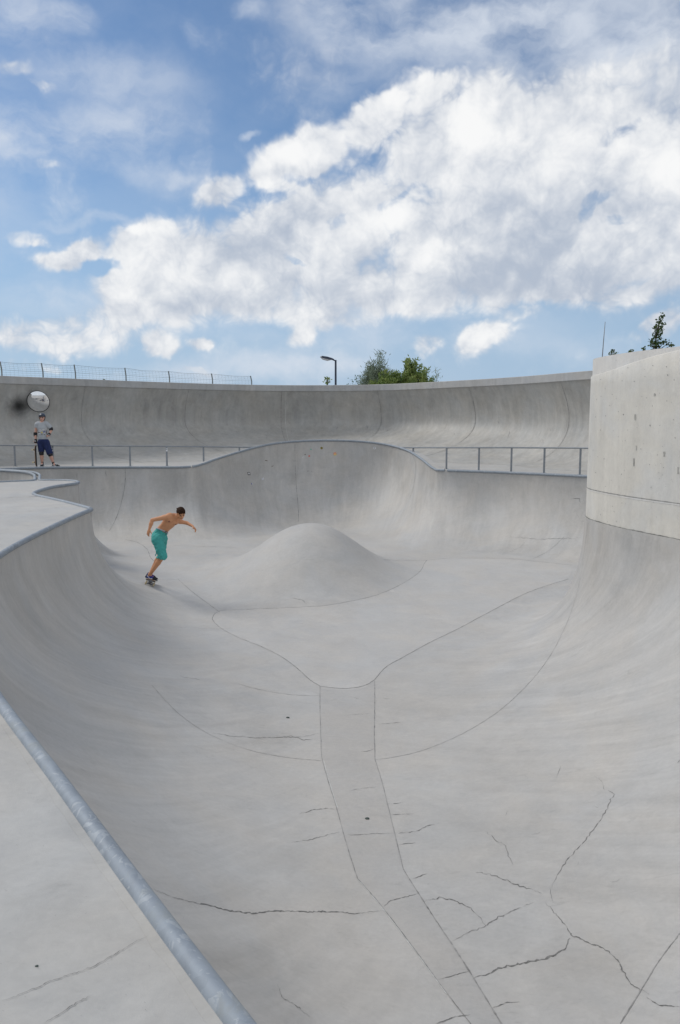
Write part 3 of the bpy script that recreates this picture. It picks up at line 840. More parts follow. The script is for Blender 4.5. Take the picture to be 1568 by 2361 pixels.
sticker(741.5, 1033, 5.8, 5.8, 'yellow', [('black', [(2.55*math.cos(a), 2.55*math.sin(a)) for a in [2*math.pi*k/16 for k in range(16)]]), ('yellow', star)], 'round yellow and black star sticker near the top of the raised rim', 'round')
sticker(772.5, 1046.5, 6, 6, 'orange', [('yellow', rc(-3, -3, 3, -1.5)), ('white', rc(-1.3, -1, 1.2, .8))], 'orange square sticker with yellow lower edge on the raised rim', rot=.1)
sticker(864, 1033, 5.5, 5, 'white', [('black', [(-1.5, 1.2), (0, -1.6), (1.5, 1.2), (.5, 1.2), (0, .2), (-.5, 1.2)])], 'small white sticker with a black V at the right of the raised rim')
sticker(574, 1092, 7, 7, 'black', [('white', rc(-2.4, -.2, 2.4, 2.0)), ('white', rc(-2.4, -1.9, -.3, -.8)), ('grey', rc(.3, -2.2, 2.4, -.9)), ('black', rc(-1.1, .2, -.5, 1.6)), ('black', rc(.5, .2, 1.0, 1.6))], 'black square sticker with white block lettering, lowest large one on the left')
sticker(606, 1104, 5, 5, 'white', [('navy', [(-1.5, 1.5), (0, -.5), (1.5, 1.5), (.3, -2), (-.3, -2)])], 'torn pale sticker with a dark mark right of the black square one', shape=[(-2.5, 2), (-1, 1), (0, 2), (2.5, 3), (2.5, -1), (.5, -2.5), (-2.5, -2)])
sticker(581, 1115.5, 4.5, 4, 'grey', [('navy', [(-2.2, 1.5), (0, 1.5), (-1, -2), (-2.2, -2)])], 'small purple and white sticker under the black square one')
sticker(713, 1051.5, 4, 4.4, 'red', [], 'small faded red sticker left of the star sticker', 'round')
sticker(717, 1036, 3.2, 3, 'green', [], 'tiny green sticker scrap high on the raised rim', 'round')
sticker(699.5, 1054.5, 3, 3, 'white', [('brown', rc(-.7, -.7, .7, .7))], 'tiny white sticker with dark centre by the pour joint')
sticker(703.5, 1048, 2.6, 2.6, 'brown', [], 'tiny dark glue spot above the white scrap', 'round')
sticker(614, 1062, 6, 1.6, 'brown', [], 'short dark tape scrap on the left of the raised rim', rot=-.2)
sticker(628, 1074.5, 5, 2, 'brown', [], 'bent dark sticker remnant below the tape scrap', shape=[(-2.5, -1), (1.5, -1), (2.5, 1.5), (1.6, 1.5), (1, 0), (-2.5, 0)])
sticker(710.5, 1086.5, 3, 2, 'brown', [], 'left half of a torn dark sticker outline in mid wall', shape=[(-1.5, 1), (1, .6), (1, .1), (-.8, -.2), (-.6, -1), (-1.5, -.6)])
sticker(718, 1087, 2, 2, 'brown', [], 'right half of a torn dark sticker outline in mid wall', shape=[(-.5, 1), (.8, .8), (1, -.9), (.3, -1), (.3, .3)])

# litter on the floor
M_lit = simple('litter', (0.06, 0.08, 0.07), 0.7)
for (px, py, lab, s_) in ((847, 1888, 'small dark stone lying on the valley strip', 0.022), (664, 1655, 'small dark stone lying on the left slope', 0.022), (85, 2228, 'tiny black stone lying on the near deck', 0.005)):
    q = hit(px, py) if px != 85 else hitdeck(px, py)
    p, n = q; bm = bmesh.new(); bmesh.ops.create_icosphere(bm, subdivisions=2, radius=1)
    rot = Vector((0, 0, 1)).rotation_difference(n).to_matrix()
    vs = [p+n*s_*0.22+rot @ Vector((w.co.x*s_*1.1, w.co.y*s_*.85, w.co.z*s_*0.35))*(1+.25*mnoise.noise(w.co*1.7)) for w in bm.verts]
    bm.verts.ensure_lookup_table(); fs = [[w.index for w in q_.verts] for q_ in bm.faces]; bm.free()
    tag(mk('stone', vs, fs, M_lit, None, True), lab, 'stone', 'small stones')

# ------------------------------------------------------------------ street lamp
LY = 43.0
pb = at(774, 850, LY); ptop = at(774.3, 830, LY)
sl = empty('street_lamp', (pb.x, LY, 0), 'dark grey street lamp with a flat tilted head beyond the wall', 'street lamp')
M_lamp = simple('lamp paint', (0.035, 0.045, 0.07), 0.4, 0.3)
m = MB(); m.tube([Vector((pb.x, LY, 0)), Vector((pb.x, LY, 2)), Vector((pb.x, LY, ptop.z))], [.075, .06, .052], 12); o = m.build('pole', M_lamp, sl, True); shade_auto(o, 50)
hl = at(738, 824, LY-0.1); hr = at(770, 831, LY)
d_ = (hr-hl).normalized(); up_ = Vector((0, -1, 0)).cross(d_).normalized(); up_ = up_ if up_.z > 0 else -up_
def section(t_, hw, th): # lamp body sections
    c = hl.lerp(hr, t_); return [c+Vector((0, -hw, 0)), c+Vector((0, -hw*.6, 0))+up_*th, c+Vector((0, hw*.6, 0))+up_*th, c+Vector((0, hw, 0))]
rows = [section(0, .07, .04), section(.12, .15, .10), section(.5, .16, .12), section(.85, .12, .10), section(1.0, .05, .07)]
v = [p for r_ in rows for p in r_]; f = []
for i in range(4):
    for j in range(4): a = i*4+j; b = i*4+(j+1) % 4; f.append((a, b, b+4, a+4))
f += [(0, 3, 2, 1), (16, 17, 18, 19)]
mk('lamp_head', v, f, M_lamp, sl, False)
m = MB(); rows = []
for t_, hw, th in ((.08, .09, .03), (.2, .13, .09), (.55, .13, .10), (.76, .08, .03)):
    c = hl.lerp(hr, t_); rows += [c+Vector((0, -hw, 0))-up_*.01, c+Vector((0, -hw*.6, 0))-up_*th, c+Vector((0, hw*.6, 0))-up_*th, c+Vector((0, hw, 0))-up_*.01]
f = []
for i in range(3):
    for j in range(3): a = i*4+j; f.append((a, a+1, a+5, a+4))
f += [(0, 1, 2, 3), (12, 15, 14, 13)]
mk('lamp_glass', rows, f, simple('lamp glass', (.55, .57, .6), .2), sl, True)
m = MB(); m.tube([hr-d_*.05+up_*.02, Vector((pb.x, LY, ptop.z-.04))], .035, 8); m.build('bracket', M_lamp, sl, True)

# antenna rod on the tower wall
tb_ = at(1388.5, 822, 12.75); tt_ = at(1395.5, 742, 12.75)
m = MB(); m.tube([Vector((tb_.x, 12.75, TZ-.03)), tb_.lerp(tt_, .5), tt_], [.008, .007, .005], 6); m.tube([Vector((tb_.x, 12.75, TZ)), Vector((tb_.x, 12.75, TZ+.03))], .02, 8)
tag(m.build('antenna_rod', M_rail, None, True), 'thin upright metal rod on the top of the tower wall', 'rod')

# ------------------------------------------------------------------ vegetation
def leafmat(name, c, c2):
    m, t, bs = material(name)
    oi = t.node('ShaderNodeTexCoord').outputs['Object']
    n = t.noise(oi, 1.6, 3, 0.6); n2 = t.noise(oi, 14, 2, 0.5)
    f_ = t.math('ADD', t.math('MULTIPLY', n, .6), t.math('MULTIPLY', n2, .4))
    t.put(bs.inputs['Base Color'], t.mix(t.maprange(f_, .4, .6), (*c, 1), (*c2, 1))); bs.inputs['Roughness'].default_value = .6
    bs.inputs['Specular IOR Level'].default_value = 0.3
    tr = t.node('ShaderNodeBsdfTranslucent'); t.put(tr.inputs[0], t.mix(t.maprange(f_, .4, .6), (*[x*1.2 for x in c], 1), (*[x*1.2 for x in c2], 1)))
    mx = t.node('ShaderNodeMixShader'); mx.inputs[0].default_value = .35
    t.l.new(bs.outputs[0], mx.inputs[1]); t.l.new(tr.outputs[0], mx.inputs[2])
    t.l.new(mx.outputs[0], [n_ for n_ in m.node_tree.nodes if n_.type == 'OUTPUT_MATERIAL'][0].inputs[0]); return m
M_bark = simple('bark', (0.10, 0.085, 0.07), .9, var=.3)
L_green = leafmat('green leaves', (0.12, 0.19, 0.05), (0.28, 0.33, 0.11))
L_willow = leafmat('willow leaves', (0.14, 0.18, 0.12), (0.26, 0.31, 0.23))
L_poplar = leafmat('poplar leaves', (0.06, 0.10, 0.05), (0.10, 0.15, 0.07))
L_maple = leafmat('maple leaves', (0.035, 0.075, 0.022), (0.08, 0.11, 0.03))
def leafq(m, p, d, L_, W_, rr):
    d = d.normalized(); r_ = Vector((rr.uniform(-1, 1), rr.uniform(-1, 1), rr.uniform(-1, 1))); s = d.cross(r_)
    if s.length < .05: s = Vector((1, 0, 0))
    s.normalize()
    m.add([p, p+d*L_*.5+s*W_/2, p+d*L_, p+d*L_*.5-s*W_/2], [(0, 1, 2, 3)])
def shrub(name, base, H, spread, ns, lpst, ll, lw, lm, label, cat, lean=Vector((0, 0, 0)), seed=1, group=None, h0=0.15, trunk_r=0.05, minh=.55, droop=0.0):
    rr = random.Random(seed); base = Vector(base)
    rt = empty(name, tuple(base), label, cat, group)
    lv = MB(); st = MB()
    for s in range(ns):
        an = rr.uniform(0, 2*math.pi); rad = spread*math.sqrt(rr.random()); hh = H*(1-(1-minh)*(rad/spread)**1.6)*rr.uniform(.76, 1.0)
        tip = base+Vector((rad*math.cos(an), rad*math.sin(an), hh))+lean*hh
        c1 = base+Vector((rad*.25*math.cos(an), rad*.25*math.sin(an), hh*.45))
        pts = [((1-t_)**2)*base+2*t_*(1-t_)*c1+t_*t_*tip for t_ in [k/8 for k in range(9)]]
        st.tube(pts, [trunk_r*(1-.93*k/8)*(.45 if s else 1.2) for k in range(9)], 4)
        for k in range(lpst):
            t_ = h0+(1-h0)*rr.random()**.8; i = min(int(t_*8), 7); p = pts[i].lerp(pts[i+1], t_*8-i)
            dirn = (pts[i+1]-pts[i]).normalized()
            sw = 0.28*spread/ max(1, ns**.35)*(1.1-t_)+ll*.5
            off = Vector((rr.gauss(0, 1), rr.gauss(0, 1), rr.gauss(0, .7)))*sw
            ld = dirn*.6+Vector((rr.uniform(-1, 1), rr.uniform(-1, 1), rr.uniform(-.6, .8)-droop))*.9+lean*1.5
            leafq(lv, p+off, ld, ll*rr.uniform(.7, 1.3), lw*rr.uniform(.7, 1.3), rr)
    st.build('stem', M_bark, rt, True); lv.build('foliage', lm, rt)
    return rt
def grow(name, px, pytop, Y, halfw_px, ns, lpst, ll, lw, lm, label, cat, **k):
    tpt = at(px, pytop, Y); return shrub(name, (tpt.x, Y, 0), tpt.z, halfw_px/FPX*Y, ns, lpst, ll, lw, lm, label, cat, **k)
wind = Vector((-.09, 0, 0))
grow('willow_shrub', 893, 806, 50, 34, 34, 420, .30, .04, L_willow, 'tall grey-green willow shrub, windblown, behind the leafy green bush', 'shrub', lean=wind, seed=3, minh=.72)
grow('willow_shrub', 862, 828, 50.5, 34, 30, 420, .30, .04, L_willow, 'lower grey-green willow shrub left of the tall windblown one', 'shrub', lean=Vector((-.02, 0, 0)), seed=4, minh=.7)
grow('willow_shrub', 1004, 850, 49, 26, 20, 200, .30, .035, L_willow, 'sparse small willow shrub at the right end of the bushes', 'shrub', lean=Vector((.0, 0, 0)), seed=5)
grow('green_bush', 902, 838, 47, 50, 44, 460, .15, .07, L_green, 'round leafy green bush in front of the windblown willow', 'bush', seed=6, minh=.75)
grow('green_bush', 946, 817, 47.5, 42, 44, 420, .16, .08, L_green, 'tallest leafy green bush beyond the wall', 'bush', seed=7, minh=.72)
grow('green_bush', 972, 838, 46.5, 34, 34, 420, .15, .07, L_green, 'lower bright green bush at the right flank of the tallest one', 'bush', seed=8, minh=.75)
for (px, py, w, n_s, sd, lab) in ((824, 824, 5, 3, 11, 'tallest thin poplar sapling right of the street lamp'), (803, 858, 6, 3, 12, 'short thin sapling just right of the street lamp'), (838, 852, 5, 3, 13, 'thin sapling against the left edge of the willow'), (812, 868, 4, 2, 14, 'lowest sapling tip between two thin saplings')):
    grow('sapling', px, py, 45, w, n_s, 60, .10, .06, L_poplar, lab, 'sapling', seed=sd, minh=.7, trunk_r=.03, group='thin saplings beyond the wall')
def blobtree(name, px, pytop, pybot, Y, blobs, n, ll, lm, label, cat, seed=1, group=None):
    """trunk with limbs to each leaf cluster; clusters given in picture px at depth Y"""
    rr = random.Random(seed); base = at(px, pybot, Y); base.z = 0
    rt = empty(name, tuple(base), label, cat, group); st = MB(); lv = MB()
    top = at(px, pytop, Y)
    tp = [base.lerp(top, k/8)+Vector((.05*math.sin(k*1.7), .05*math.cos(k*2.1), 0)) for k in range(9)]
    st.tube(tp, [.07*(1-.9*k/8) for k in range(9)], 6)
    for (bx, by, br) in blobs:
        c = at(bx, by, Y+rr.uniform(-.25, .25)); rad = br/FPX*Y
        a = min(tp, key=lambda q: (q-c+Vector((0, 0, .4))).length); st.tube([a, a.lerp(c, .5)+Vector((0, 0, .05)), c], [.022, .014, .006], 5)
        for k in range(max(3, int(n*(br/6)**2))):
            d = Vector((rr.gauss(0, .55), rr.gauss(0, .55), rr.gauss(0, .55)))*rad
            leafq(lv, c+d, Vector((rr.uniform(-1, 1), rr.uniform(-1, 1), rr.uniform(-1, .4))), ll*rr.uniform(.7, 1.3), ll*.8*rr.uniform(.7, 1.2), rr)
    st.build('trunk', M_bark, rt, True); lv.build('crown', lm, rt); return rt
TYB = 25
blobtree('young_tree', 1516, 735, 840, TYB, [(1526, 727, 5), (1522, 738, 6), (1529, 745, 5), (1515, 752, 6), (1524, 757, 6), (1509, 757, 4), (1519, 766, 6), (1508, 769, 4), (1511, 778, 7), (1521, 775, 5), (1503, 784, 4), (1510, 790, 8), (1520, 790, 6), (1532, 788, 5), (1541, 791, 5), (1549, 796, 4), (1516, 802, 6), (1505, 797, 6), (1512, 815, 10)], 26, .085, L_maple, 'young leafy tree rising highest above the tower wall', 'tree', 21)
blobtree('young_tree', 1414, 806, 850, TYB, [(1414, 806, 4), (1410, 812, 5), (1419, 813, 4), (1424, 816, 4), (1408, 816, 4)], 16, .08, L_maple, 'tree top just right of the metal rod on the tower wall', 'tree', 22)
blobtree('young_tree', 1456, 806, 850, TYB, [(1457, 808, 3.5), (1451, 813, 4), (1457, 813, 4), (1444, 814, 2.5)], 24, .08, L_maple, 'low leafy tip midway along the tower wall top', 'tree', 23)
blobtree('young_tree', 1485, 802, 850, TYB, [(1485, 801, 3), (1484, 806, 4), (1487, 810, 4)], 24, .08, L_maple, 'small leafy tip just left of the highest young tree', 'tree', 24)
blobtree('young_tree', 756, 870, 900, 44, [(755, 873, 4), (753, 877, 4), (760, 877, 3), (757, 882, 3), (752, 870, 2.4)], 26, .15, L_green, 'little round tree left of the street lamp', 'tree', 25)
blobtree('young_tree', 236, 873, 890, 36, [(239, 875, 2.5), (234, 875.5, 2), (228, 876, 1.6)], 26, .10, L_maple, 'tree tip peeping over the wall behind the wire fence', 'tree', 26)

# ------------------------------------------------------------------ SDF modelling for the people
class SDF:
    def __init__(s, lo, hi, res):
        s.lo = np.array(lo, float); s.res = res
        s.n = np.ceil((np.array(hi)-s.lo)/res).astype(int)+1
        s.D = np.full(s.n, 1.0, dtype=np.float32)
    def region(s, lo, hi):
        a = np.clip(np.floor((lo-s.lo)/s.res).astype(int), 0, s.n-1); b = np.clip(np.ceil((hi-s.lo)/s.res).astype(int)+1, 1, s.n)
        sl_ = tuple(slice(a[i], b[i]) for i in range(3))
        ax = [s.lo[i]+s.res*np.arange(a[i], b[i]) for i in range(3)]
        return sl_, np.meshgrid(*ax, indexing='ij')
    def comb(s, sl_, d, k, op='u'):
        A = s.D[sl_]
        if op == 'u':
            if k > 0:
                hh = np.clip(.5+.5*(A-d)/k, 0, 1); A = A*(1-hh)+d*hh-k*hh*(1-hh)
            else: A = np.minimum(A, d)
        elif op == 's': A = np.maximum(A, -d)
        elif op == 'i': A = np.maximum(A, d)
        s.D[sl_] = A
    def cone(s, a, b, r1, r2, k=.02, flat=None, op='u'):
        a = np.array(a, float); b = np.array(b, float); m = max(r1, r2)+k*2+.02
        sl_, (X, Y, Z) = s.region(np.minimum(a, b)-m, np.maximum(a, b)+m)
        P = np.stack([X, Y, Z], -1)-a; ba = b-a
        if flat is not None:
            n, fct = flat; n = np.array(n, float); n /= np.linalg.norm(n)
            P = P+np.multiply.outer((P@n)*(fct-1), n); ba = ba+n*(ba@n)*(fct-1)
        h_ = np.clip((P@ba)/max(ba@ba, 1e-9), 0, 1)
        d = np.linalg.norm(P-h_[..., None]*ba, axis=-1)-(r1+(r2-r1)*h_)
        s.comb(sl_, d, k, op)
    def ell(s, c, r, axes=None, k=.02, op='u'):
        c = np.array(c, float); r = np.array(r, float); A = np.eye(3) if axes is None else np.array(axes, float)
        m = r.max()+2*k+.02; sl_, (X, Y, Z) = s.region(c-m, c+m)
        P = (np.stack([X, Y, Z], -1)-c)@A.T
        k0 = np.linalg.norm(P/r, axis=-1); k1 = np.linalg.norm(P/(r*r), axis=-1)+1e-9
        s.comb(sl_, k0*(k0-1)/k1, k, op)
    def plane(s, p, n, op='i'):   # keep side where (x-p).n<0
        sl_, (X, Y, Z) = s.region(s.lo, s.lo+s.res*s.n); n = np.array(n, float); n /= np.linalg.norm(n)
        s.comb(sl_, (X-p[0])*n[0]+(Y-p[1])*n[1]+(Z-p[2])*n[2], 0, op)
    def noise(s, fn):
        sl_, (X, Y, Z) = s.region(s.lo, s.lo+s.res*s.n); s.D += fn(X, Y, Z)
    def mesh(s):
        D = s.D; nx, ny, nz = D.shape; S_ = D < 0
        cnt = np.zeros((nx-1, ny-1, nz-1), np.int32); acc = np.zeros((nx-1, ny-1, nz-1, 3))
        corners = [(i, j, k) for i in (0, 1) for j in (0, 1) for k in (0, 1)]
        def C(A, c): return A[c[0]:nx-1+c[0], c[1]:ny-1+c[1], c[2]:nz-1+c[2]]
        for c in corners:
            for ax in range(3):
                if c[ax] == 0:
                    e = list(c); e[ax] = 1
                    a = C(D, c); b = C(D, e); m = (a < 0) != (b < 0)
                    t_ = np.where(m, a/(a-b+1e-12), 0); cnt += m
                    for q in range(3):
                        base = c[q]
                        acc[..., q] += np.where(m, base+(t_ if q == ax else 0), 0)
        m = cnt > 0; idx = np.full(m.shape, -1); ii = np.argwhere(m); idx[m] = np.arange(len(ii))
        V = s.lo+s.res*(ii+acc[m]/cnt[m][:, None]); F = []
        for ax in range(3):
            sl0 = [slice(0, -1) if q == ax else slice(1, -1) for q in range(3)]; sl1 = [slice(1, None) if q == ax else slice(1, -1) for q in range(3)]
            a = S_[tuple(sl0)]; b = S_[tuple(sl1)]
            E_ = np.argwhere(a != b)
            if len(E_) == 0: continue
            off = np.array([0 if q == ax else 1 for q in range(3)]); G = E_+off
            o1, o2 = [q for q in range(3) if q != ax]
            u1 = np.zeros(3, int); u1[o1] = 1; u2_ = np.zeros(3, int); u2_[o2] = 1
            q0 = idx[tuple((G-u1-u2_).T)]; q1 = idx[tuple((G-u2_).T)]; q2 = idx[tuple(G.T)]; q3 = idx[tuple((G-u1).T)]
            fl = a[tuple(E_.T)]
            if ax == 1: fl = ~fl
            Q = np.stack([q0, q1, q2, q3], 1); Q[~fl] = Q[~fl][:, ::-1]; F.append(Q)
        F = np.concatenate(F); F = F[(F >= 0).all(1)]
        return V, F
    def build(s, name, mats, parent, mif=None):
        V, F = s.mesh()
        mi_ = None
        if mif is not None: mi_ = mif(V[F].mean(1))
        return mk(name, V, F, mats, parent, True, mi_)

M_skin1 = simple('tanned skin', (0.60, 0.285, 0.145), .5, var=.08, vscale=5)
M_skin2 = simple('pale skin', (0.58, 0.33, 0.25), .5, var=.08, vscale=5)
M_lip = simple('lips', (0.40, 0.13, 0.10), .5); M_eye = simple('eye', (0.05, 0.035, 0.03), .3); M_brow = simple('brow', (0.10, 0.05, 0.03), .8)
M_nip = simple('areola', (0.25, 0.09, 0.06), .6)

def head(S, c, r, fwd_, up_, k=.015):
    """head: cranium, jaw, nose, ears; returns frame"""
    f_ = Vector(fwd_).normalized(); u_ = Vector(up_); u_ = (u_-f_*u_.dot(f_)).normalized(); s_ = f_.cross(u_)
    A = [list(s_), list(f_), list(u_)]
    c = Vector(c)
    q = lambda a, b, d: c+s_*a*r+f_*b*r+u_*d*r       # units of head-height/2... r = 0.115
    S.ell(q(0, -.12, .22), (r*.66, r*.80, r*.72), A, k)
    S.ell(q(0, .12, -.25), (r*.52, r*.60, r*.62), A, .03)
    S.ell(q(0, .36, -.70), (r*.30, r*.28, r*.24), A, .03)      # chin
    S.cone(q(0, .66, -.02), q(0, .86, -.26), r*.08, r*.12, .012)        # nose
    S.ell(q(0, .62, .12), (r*.44, r*.12, r*.08), A, .012)     # brow ridge
    S.ell(q(0, .60, -.52), (r*.2, r*.12, r*.09), A, .008)      # lips
    for sg in (-1, 1):
        S.ell(q(sg*.66, -.08, -.08), (r*.08, r*.16, r*.24), A, .008)
        S.ell(q(sg*.24, .82, .0), (r*.13, r*.14, r*.09), A, .0, 's')
        S.ell(q(sg*.24, .60, -.0), (r*.13, r*.12, r*.09), A, .002)
        S.ell(q(sg*.36, .45, -.22), (r*.16, r*.16, r*.14), A, .02)
    return q, (s_, f_, u_)
def facemats(q, fr, r):
    s_, f_, u_ = [np.array(x) for x in fr]; c = np.array(q(0, 0, 0))
    def fn(C, mi_):
        d = (C-c)/r; a = d@s_; b = d@f_; e = d@u_
        mi_[(np.abs(np.abs(a)-.24) < .13) & (np.abs(e) < .06) & (b > .55)] = 1
        mi_[(np.abs(a) < .2) & (np.abs(e+.53) < .07) & (b > .5)] = 2
        mi_[(np.abs(np.abs(a)-.25) < .17) & (np.abs(e-.14) < .045) & (b > .5)] = 3
        return mi_
    return fn
def hand(S, wrist, dirn, palmn, size=1.0, curl=.5, thumb_side=1, spread=.16, fingers=True):
    """palm with four fingers of unequal length and a thumb from the side of the palm"""
    w = Vector(wrist); d = Vector(dirn).normalized(); n = Vector(palmn); n = (n-d*n.dot(d)).normalized(); s_ = d.cross(n)*thumb_side
    pl = .085*size
    S.cone(w, w+d*pl*.55, .026*size, .038*size, .012, flat=(n, 1.9)); S.cone(w+d*pl*.45+s_*.008, w+d*pl*.95, .038*size, .036*size, .012, flat=(n, 2.1))
    for i, (o_, L_, r_) in enumerate(((.030, .070, .0095), (.010, .080, .0098), (-.010, .073, .0094), (-.029, .056, .0085))):
        b = w+d*pl*.95+s_*o_*size
        dd = (d+s_*(o_*5)*spread).normalized(); c_ = curl*(1+.12*i)
        for seg in range(3):
            ang = c_*(.5+.5*seg); dd = (dd*math.cos(ang*.7)+n*math.sin(ang*.7)).normalized()
            l_ = L_*size*(.45, .31, .24)[seg]; e = b+dd*l_
            S.cone(b, e, r_*size*(1-.1*seg), r_*size*(.9-.1*seg), .004); b = e
    b = w+d*pl*.30+s_*.026*size; dd = (d*.65+s_*.75+n*.25).normalized()
    e = b+dd*.042*size; S.cone(b, e, .013*size, .011*size, .010); dd = (dd+d*.6+n*.3).normalized(); S.cone(e, e+dd*.032*size, .0108*size, .009*size, .004)

def skateboard(name, M, label, deckmat, L_=.80, W_=.205, group='skateboards'):
    """local: x across, y along, z up; wheels touch z=0"""
    rt = empty(name, tuple(M.translation), label, 'skateboard', group)
    def T(p): return M @ Vector(p)
    m = MB(); rows = 25; cols = 7; v = []
    th = .011
    zc = .088
    for j in range(rows):
        y = -L_/2+L_*j/(rows-1); ay = abs(y)
        e = max(0, (ay-(L_/2-.10))/.10); hw = W_/2*math.sqrt(max(0.02, 1-e**2.2)) if e > 0 else W_/2
        zk = 0.0 if ay < .26 else (ay-.26)**1.35*1.3*.55
        for kx in range(cols):
            x = -hw+2*hw*kx/(cols-1); cz = .010*(x/(W_/2))**2
            v.append((x, y, zc+zk+cz))
    nv = len(v); vt = [T((a, b, c+th)) for a, b, c in v]; vb = [T(p) for p in v]
    f = []; mi_ = []
    for j in range(rows-1):
        for kx in range(cols-1):
            a = j*cols+kx; f.append((a, a+1, a+cols+1, a+cols)); mi_.append(0)
            f.append((nv+a, nv+a+cols, nv+a+cols+1, nv+a+1)); mi_.append(1)
    rim = [kx for kx in range(cols)]+[j*cols+cols-1 for j in range(1, rows)]+[(rows-1)*cols+kx for kx in range(cols-2, -1, -1)]+[j*cols for j in range(rows-2, 0, -1)]
    for a, b in zip(rim, rim[1:]+rim[:1]): f.append((a, nv+a, nv+b, b)); mi_.append(2)
    mk('deck', vt+vb, f, deckmat, rt, False, mi_)
    for sy in (-1, 1):
        y = sy*.205; m = MB()
        m.box(T((0, y, .082)), (.055, .075, .012), M.to_3x3().normalized()); 
        m.tube([T((0, y-sy*.012, .078)), T((0, y, .04))], [.020, .014], 8)
        m.tube([T((-.058, y, .028)), T((-.02, y, .034)), T((.02, y, .034)), T((.058, y, .028))], [.010, .015, .015, .010], 8)
        m.tube([T((-.098, y, .027)), T((.098, y, .027))], .0045, 6)
        tr = m.build('truck', M_truck, rt, True); shade_auto(tr, 40)
        for sx in (-1, 1):
            m = MB(); c0 = sx*.068; c1 = sx*.100
            m.tube([T((c0, y, .027)), T((c0+sx*.004, y, .027)), T((c1-sx*.004, y, .027)), T((c1, y, .027))], [.021, .027, .027, .021], 18)
            wh = m.build('wheel', M_wheel, rt, True); shade_auto(wh, 50)
    return rt
M_truck = simple('truck metal', (.14, .14, .15), .4, .6); M_wheel = simple('urethane wheel', (.62, .52, .33), .5)
M_grip = simple('grip tape', (.02, .02, .022), .95); M_ply = simple('maple ply', (.35, .2, .1), .6)
M_art, t, bs = material('board graphic'); tc = t.node('ShaderNodeTexCoord').outputs['Object']
nn = t.noise(tc, 22, 3, .6, 1.0); t.put(bs.inputs['Base Color'], t.mix(t.maprange(nn, .52, .56), (.025, .025, .03, 1), (.35, .38, .42, 1)))
M_art2 = simple('dark deck base', (.06, .045, .045), .5)

# ---------------- skater
def Z3(zx, zy, Y): return at((500+zx/4.3556)/1.7347, (1960+zy/4.3556)/1.7347, Y)
hp, hn = hit(344, 1350)
print('skater hit', hp, hn)
SY = hp.y
hd = Vector((0.16, -1, 0)); hd = (hd-hn*hd.dot(hn)).normalized()
roll = Matrix.Rotation(R(0), 3, hd)
xa = hd.cross(hn).normalized()
Mb = Matrix((xa, hd, hn)).transposed().to_4x4(); Mb.translation = hp - hd*0.22 + hn*.002
print('board normal', hn, 'xa', xa)
skateboard('skateboard', Mb, 'skateboard under the shirtless skater, rolling toward the viewer', [M_grip, M_art, M_ply])
sk = empty('person', tuple(hp), 'shirtless young man crouching on a skateboard in turquoise shorts, arms spread', 'person')
K_ = SY/14.5
def bpt(x, y, z): return Mb @ Vector((x, y, z))
DT = .112
# joints: depth measured from the skater plane
near_heel = bpt(-.10, .17, DT); near_toe = bpt(.14, .22, DT-.004)
far_heel = bpt(-.10, -.26, DT); far_toe = bpt(.14, -.21, DT-.004)
if xa.x < 0:
    near_heel, near_toe = bpt(.10, .17, DT), bpt(-.14, .22, DT); far_heel, far_toe = bpt(.10, -.26, DT), bpt(-.14, -.21, DT)
dN = SY-.0; 
ankN = near_heel+(near_toe-near_heel)*.18+hn*.10; ankF = far_heel+(far_toe-far_heel)*.18+hn*.10
kneeN = Z3(655, 1150, SY-.05); kneeF = Z3(625, 1110, SY+.30)
hipN = Z3(565, 850, SY+.02); hipF = Z3(640, 850, SY+.24)
pel = Z3(600, 790, SY+.13); waist = Z3(650, 700, SY+.13); chest = Z3(775, 560, SY+.10)
shR = Z3(735, 468, SY-.04); shL = Z3(925, 540, SY+.26); nb_ = Z3(860, 462, SY+.10); hc = Z3(975, 408, SY+.04)
elR = Z3(475, 522, SY-.10); wrR = Z3(425, 680, SY-.14); hdR = Z3(390, 800, SY-.15)
elL = Z3(1080, 575, SY+.30); wrL = Z3(1182, 632, SY+.20); hdL = Z3(1232, 690, SY+.16)
allp = [near_heel, near_toe, far_heel, far_toe, kneeN, kneeF, hc, elR, hdR, hdL, pel]
lo = np.min([np.array(p) for p in allp], 0)-.28; hi = np.max([np.array(p) for p in allp], 0)+.28
S = SDF(lo, hi, .0072)
bodyf = Vector((.55, -.83, -.25)).normalized()    # chest direction
S.cone(pel, waist, .125, .108, .04, flat=(bodyf, 1.30)); S.cone(waist, chest, .112, .135, .05, flat=(bodyf, 1.35))
S.cone(shR.lerp(nb_, .35), shL.lerp(nb_, .35), .088, .082, .05, flat=(bodyf, 1.15))
S.cone(chest, nb_, .12, .07, .05, flat=(bodyf, 1.2))
S.cone(nb_, hc+Vector((-.02, .02, -.05)), .056, .052, .025)
S.cone(shR, shR.lerp(elR, .25), .058, .052, .03); S.cone(shR.lerp(elR, .2), elR, .052, .038, .02); S.cone(elR, elR.lerp(wrR, .4), .039, .041, .012); S.cone(elR.lerp(wrR, .4), wrR, .041, .026, .012)
S.cone(shL, shL.lerp(elL, .25), .056, .050, .03); S.cone(shL.lerp(elL, .2), elL, .050, .037, .02); S.cone(elL, wrL, .039, .025, .015)
S.cone(hipN, kneeN, .085, .058, .03); S.cone(hipF, kneeF, .085, .058, .03)
for (a, b) in ((kneeN, ankN), (kneeF, ankF)):
    S.cone(a, a.lerp(b, .35), .056, .056, .02); S.cone(a.lerp(b, .35), b, .056, .034, .02)
calfdir = (ankN-kneeN).normalized()
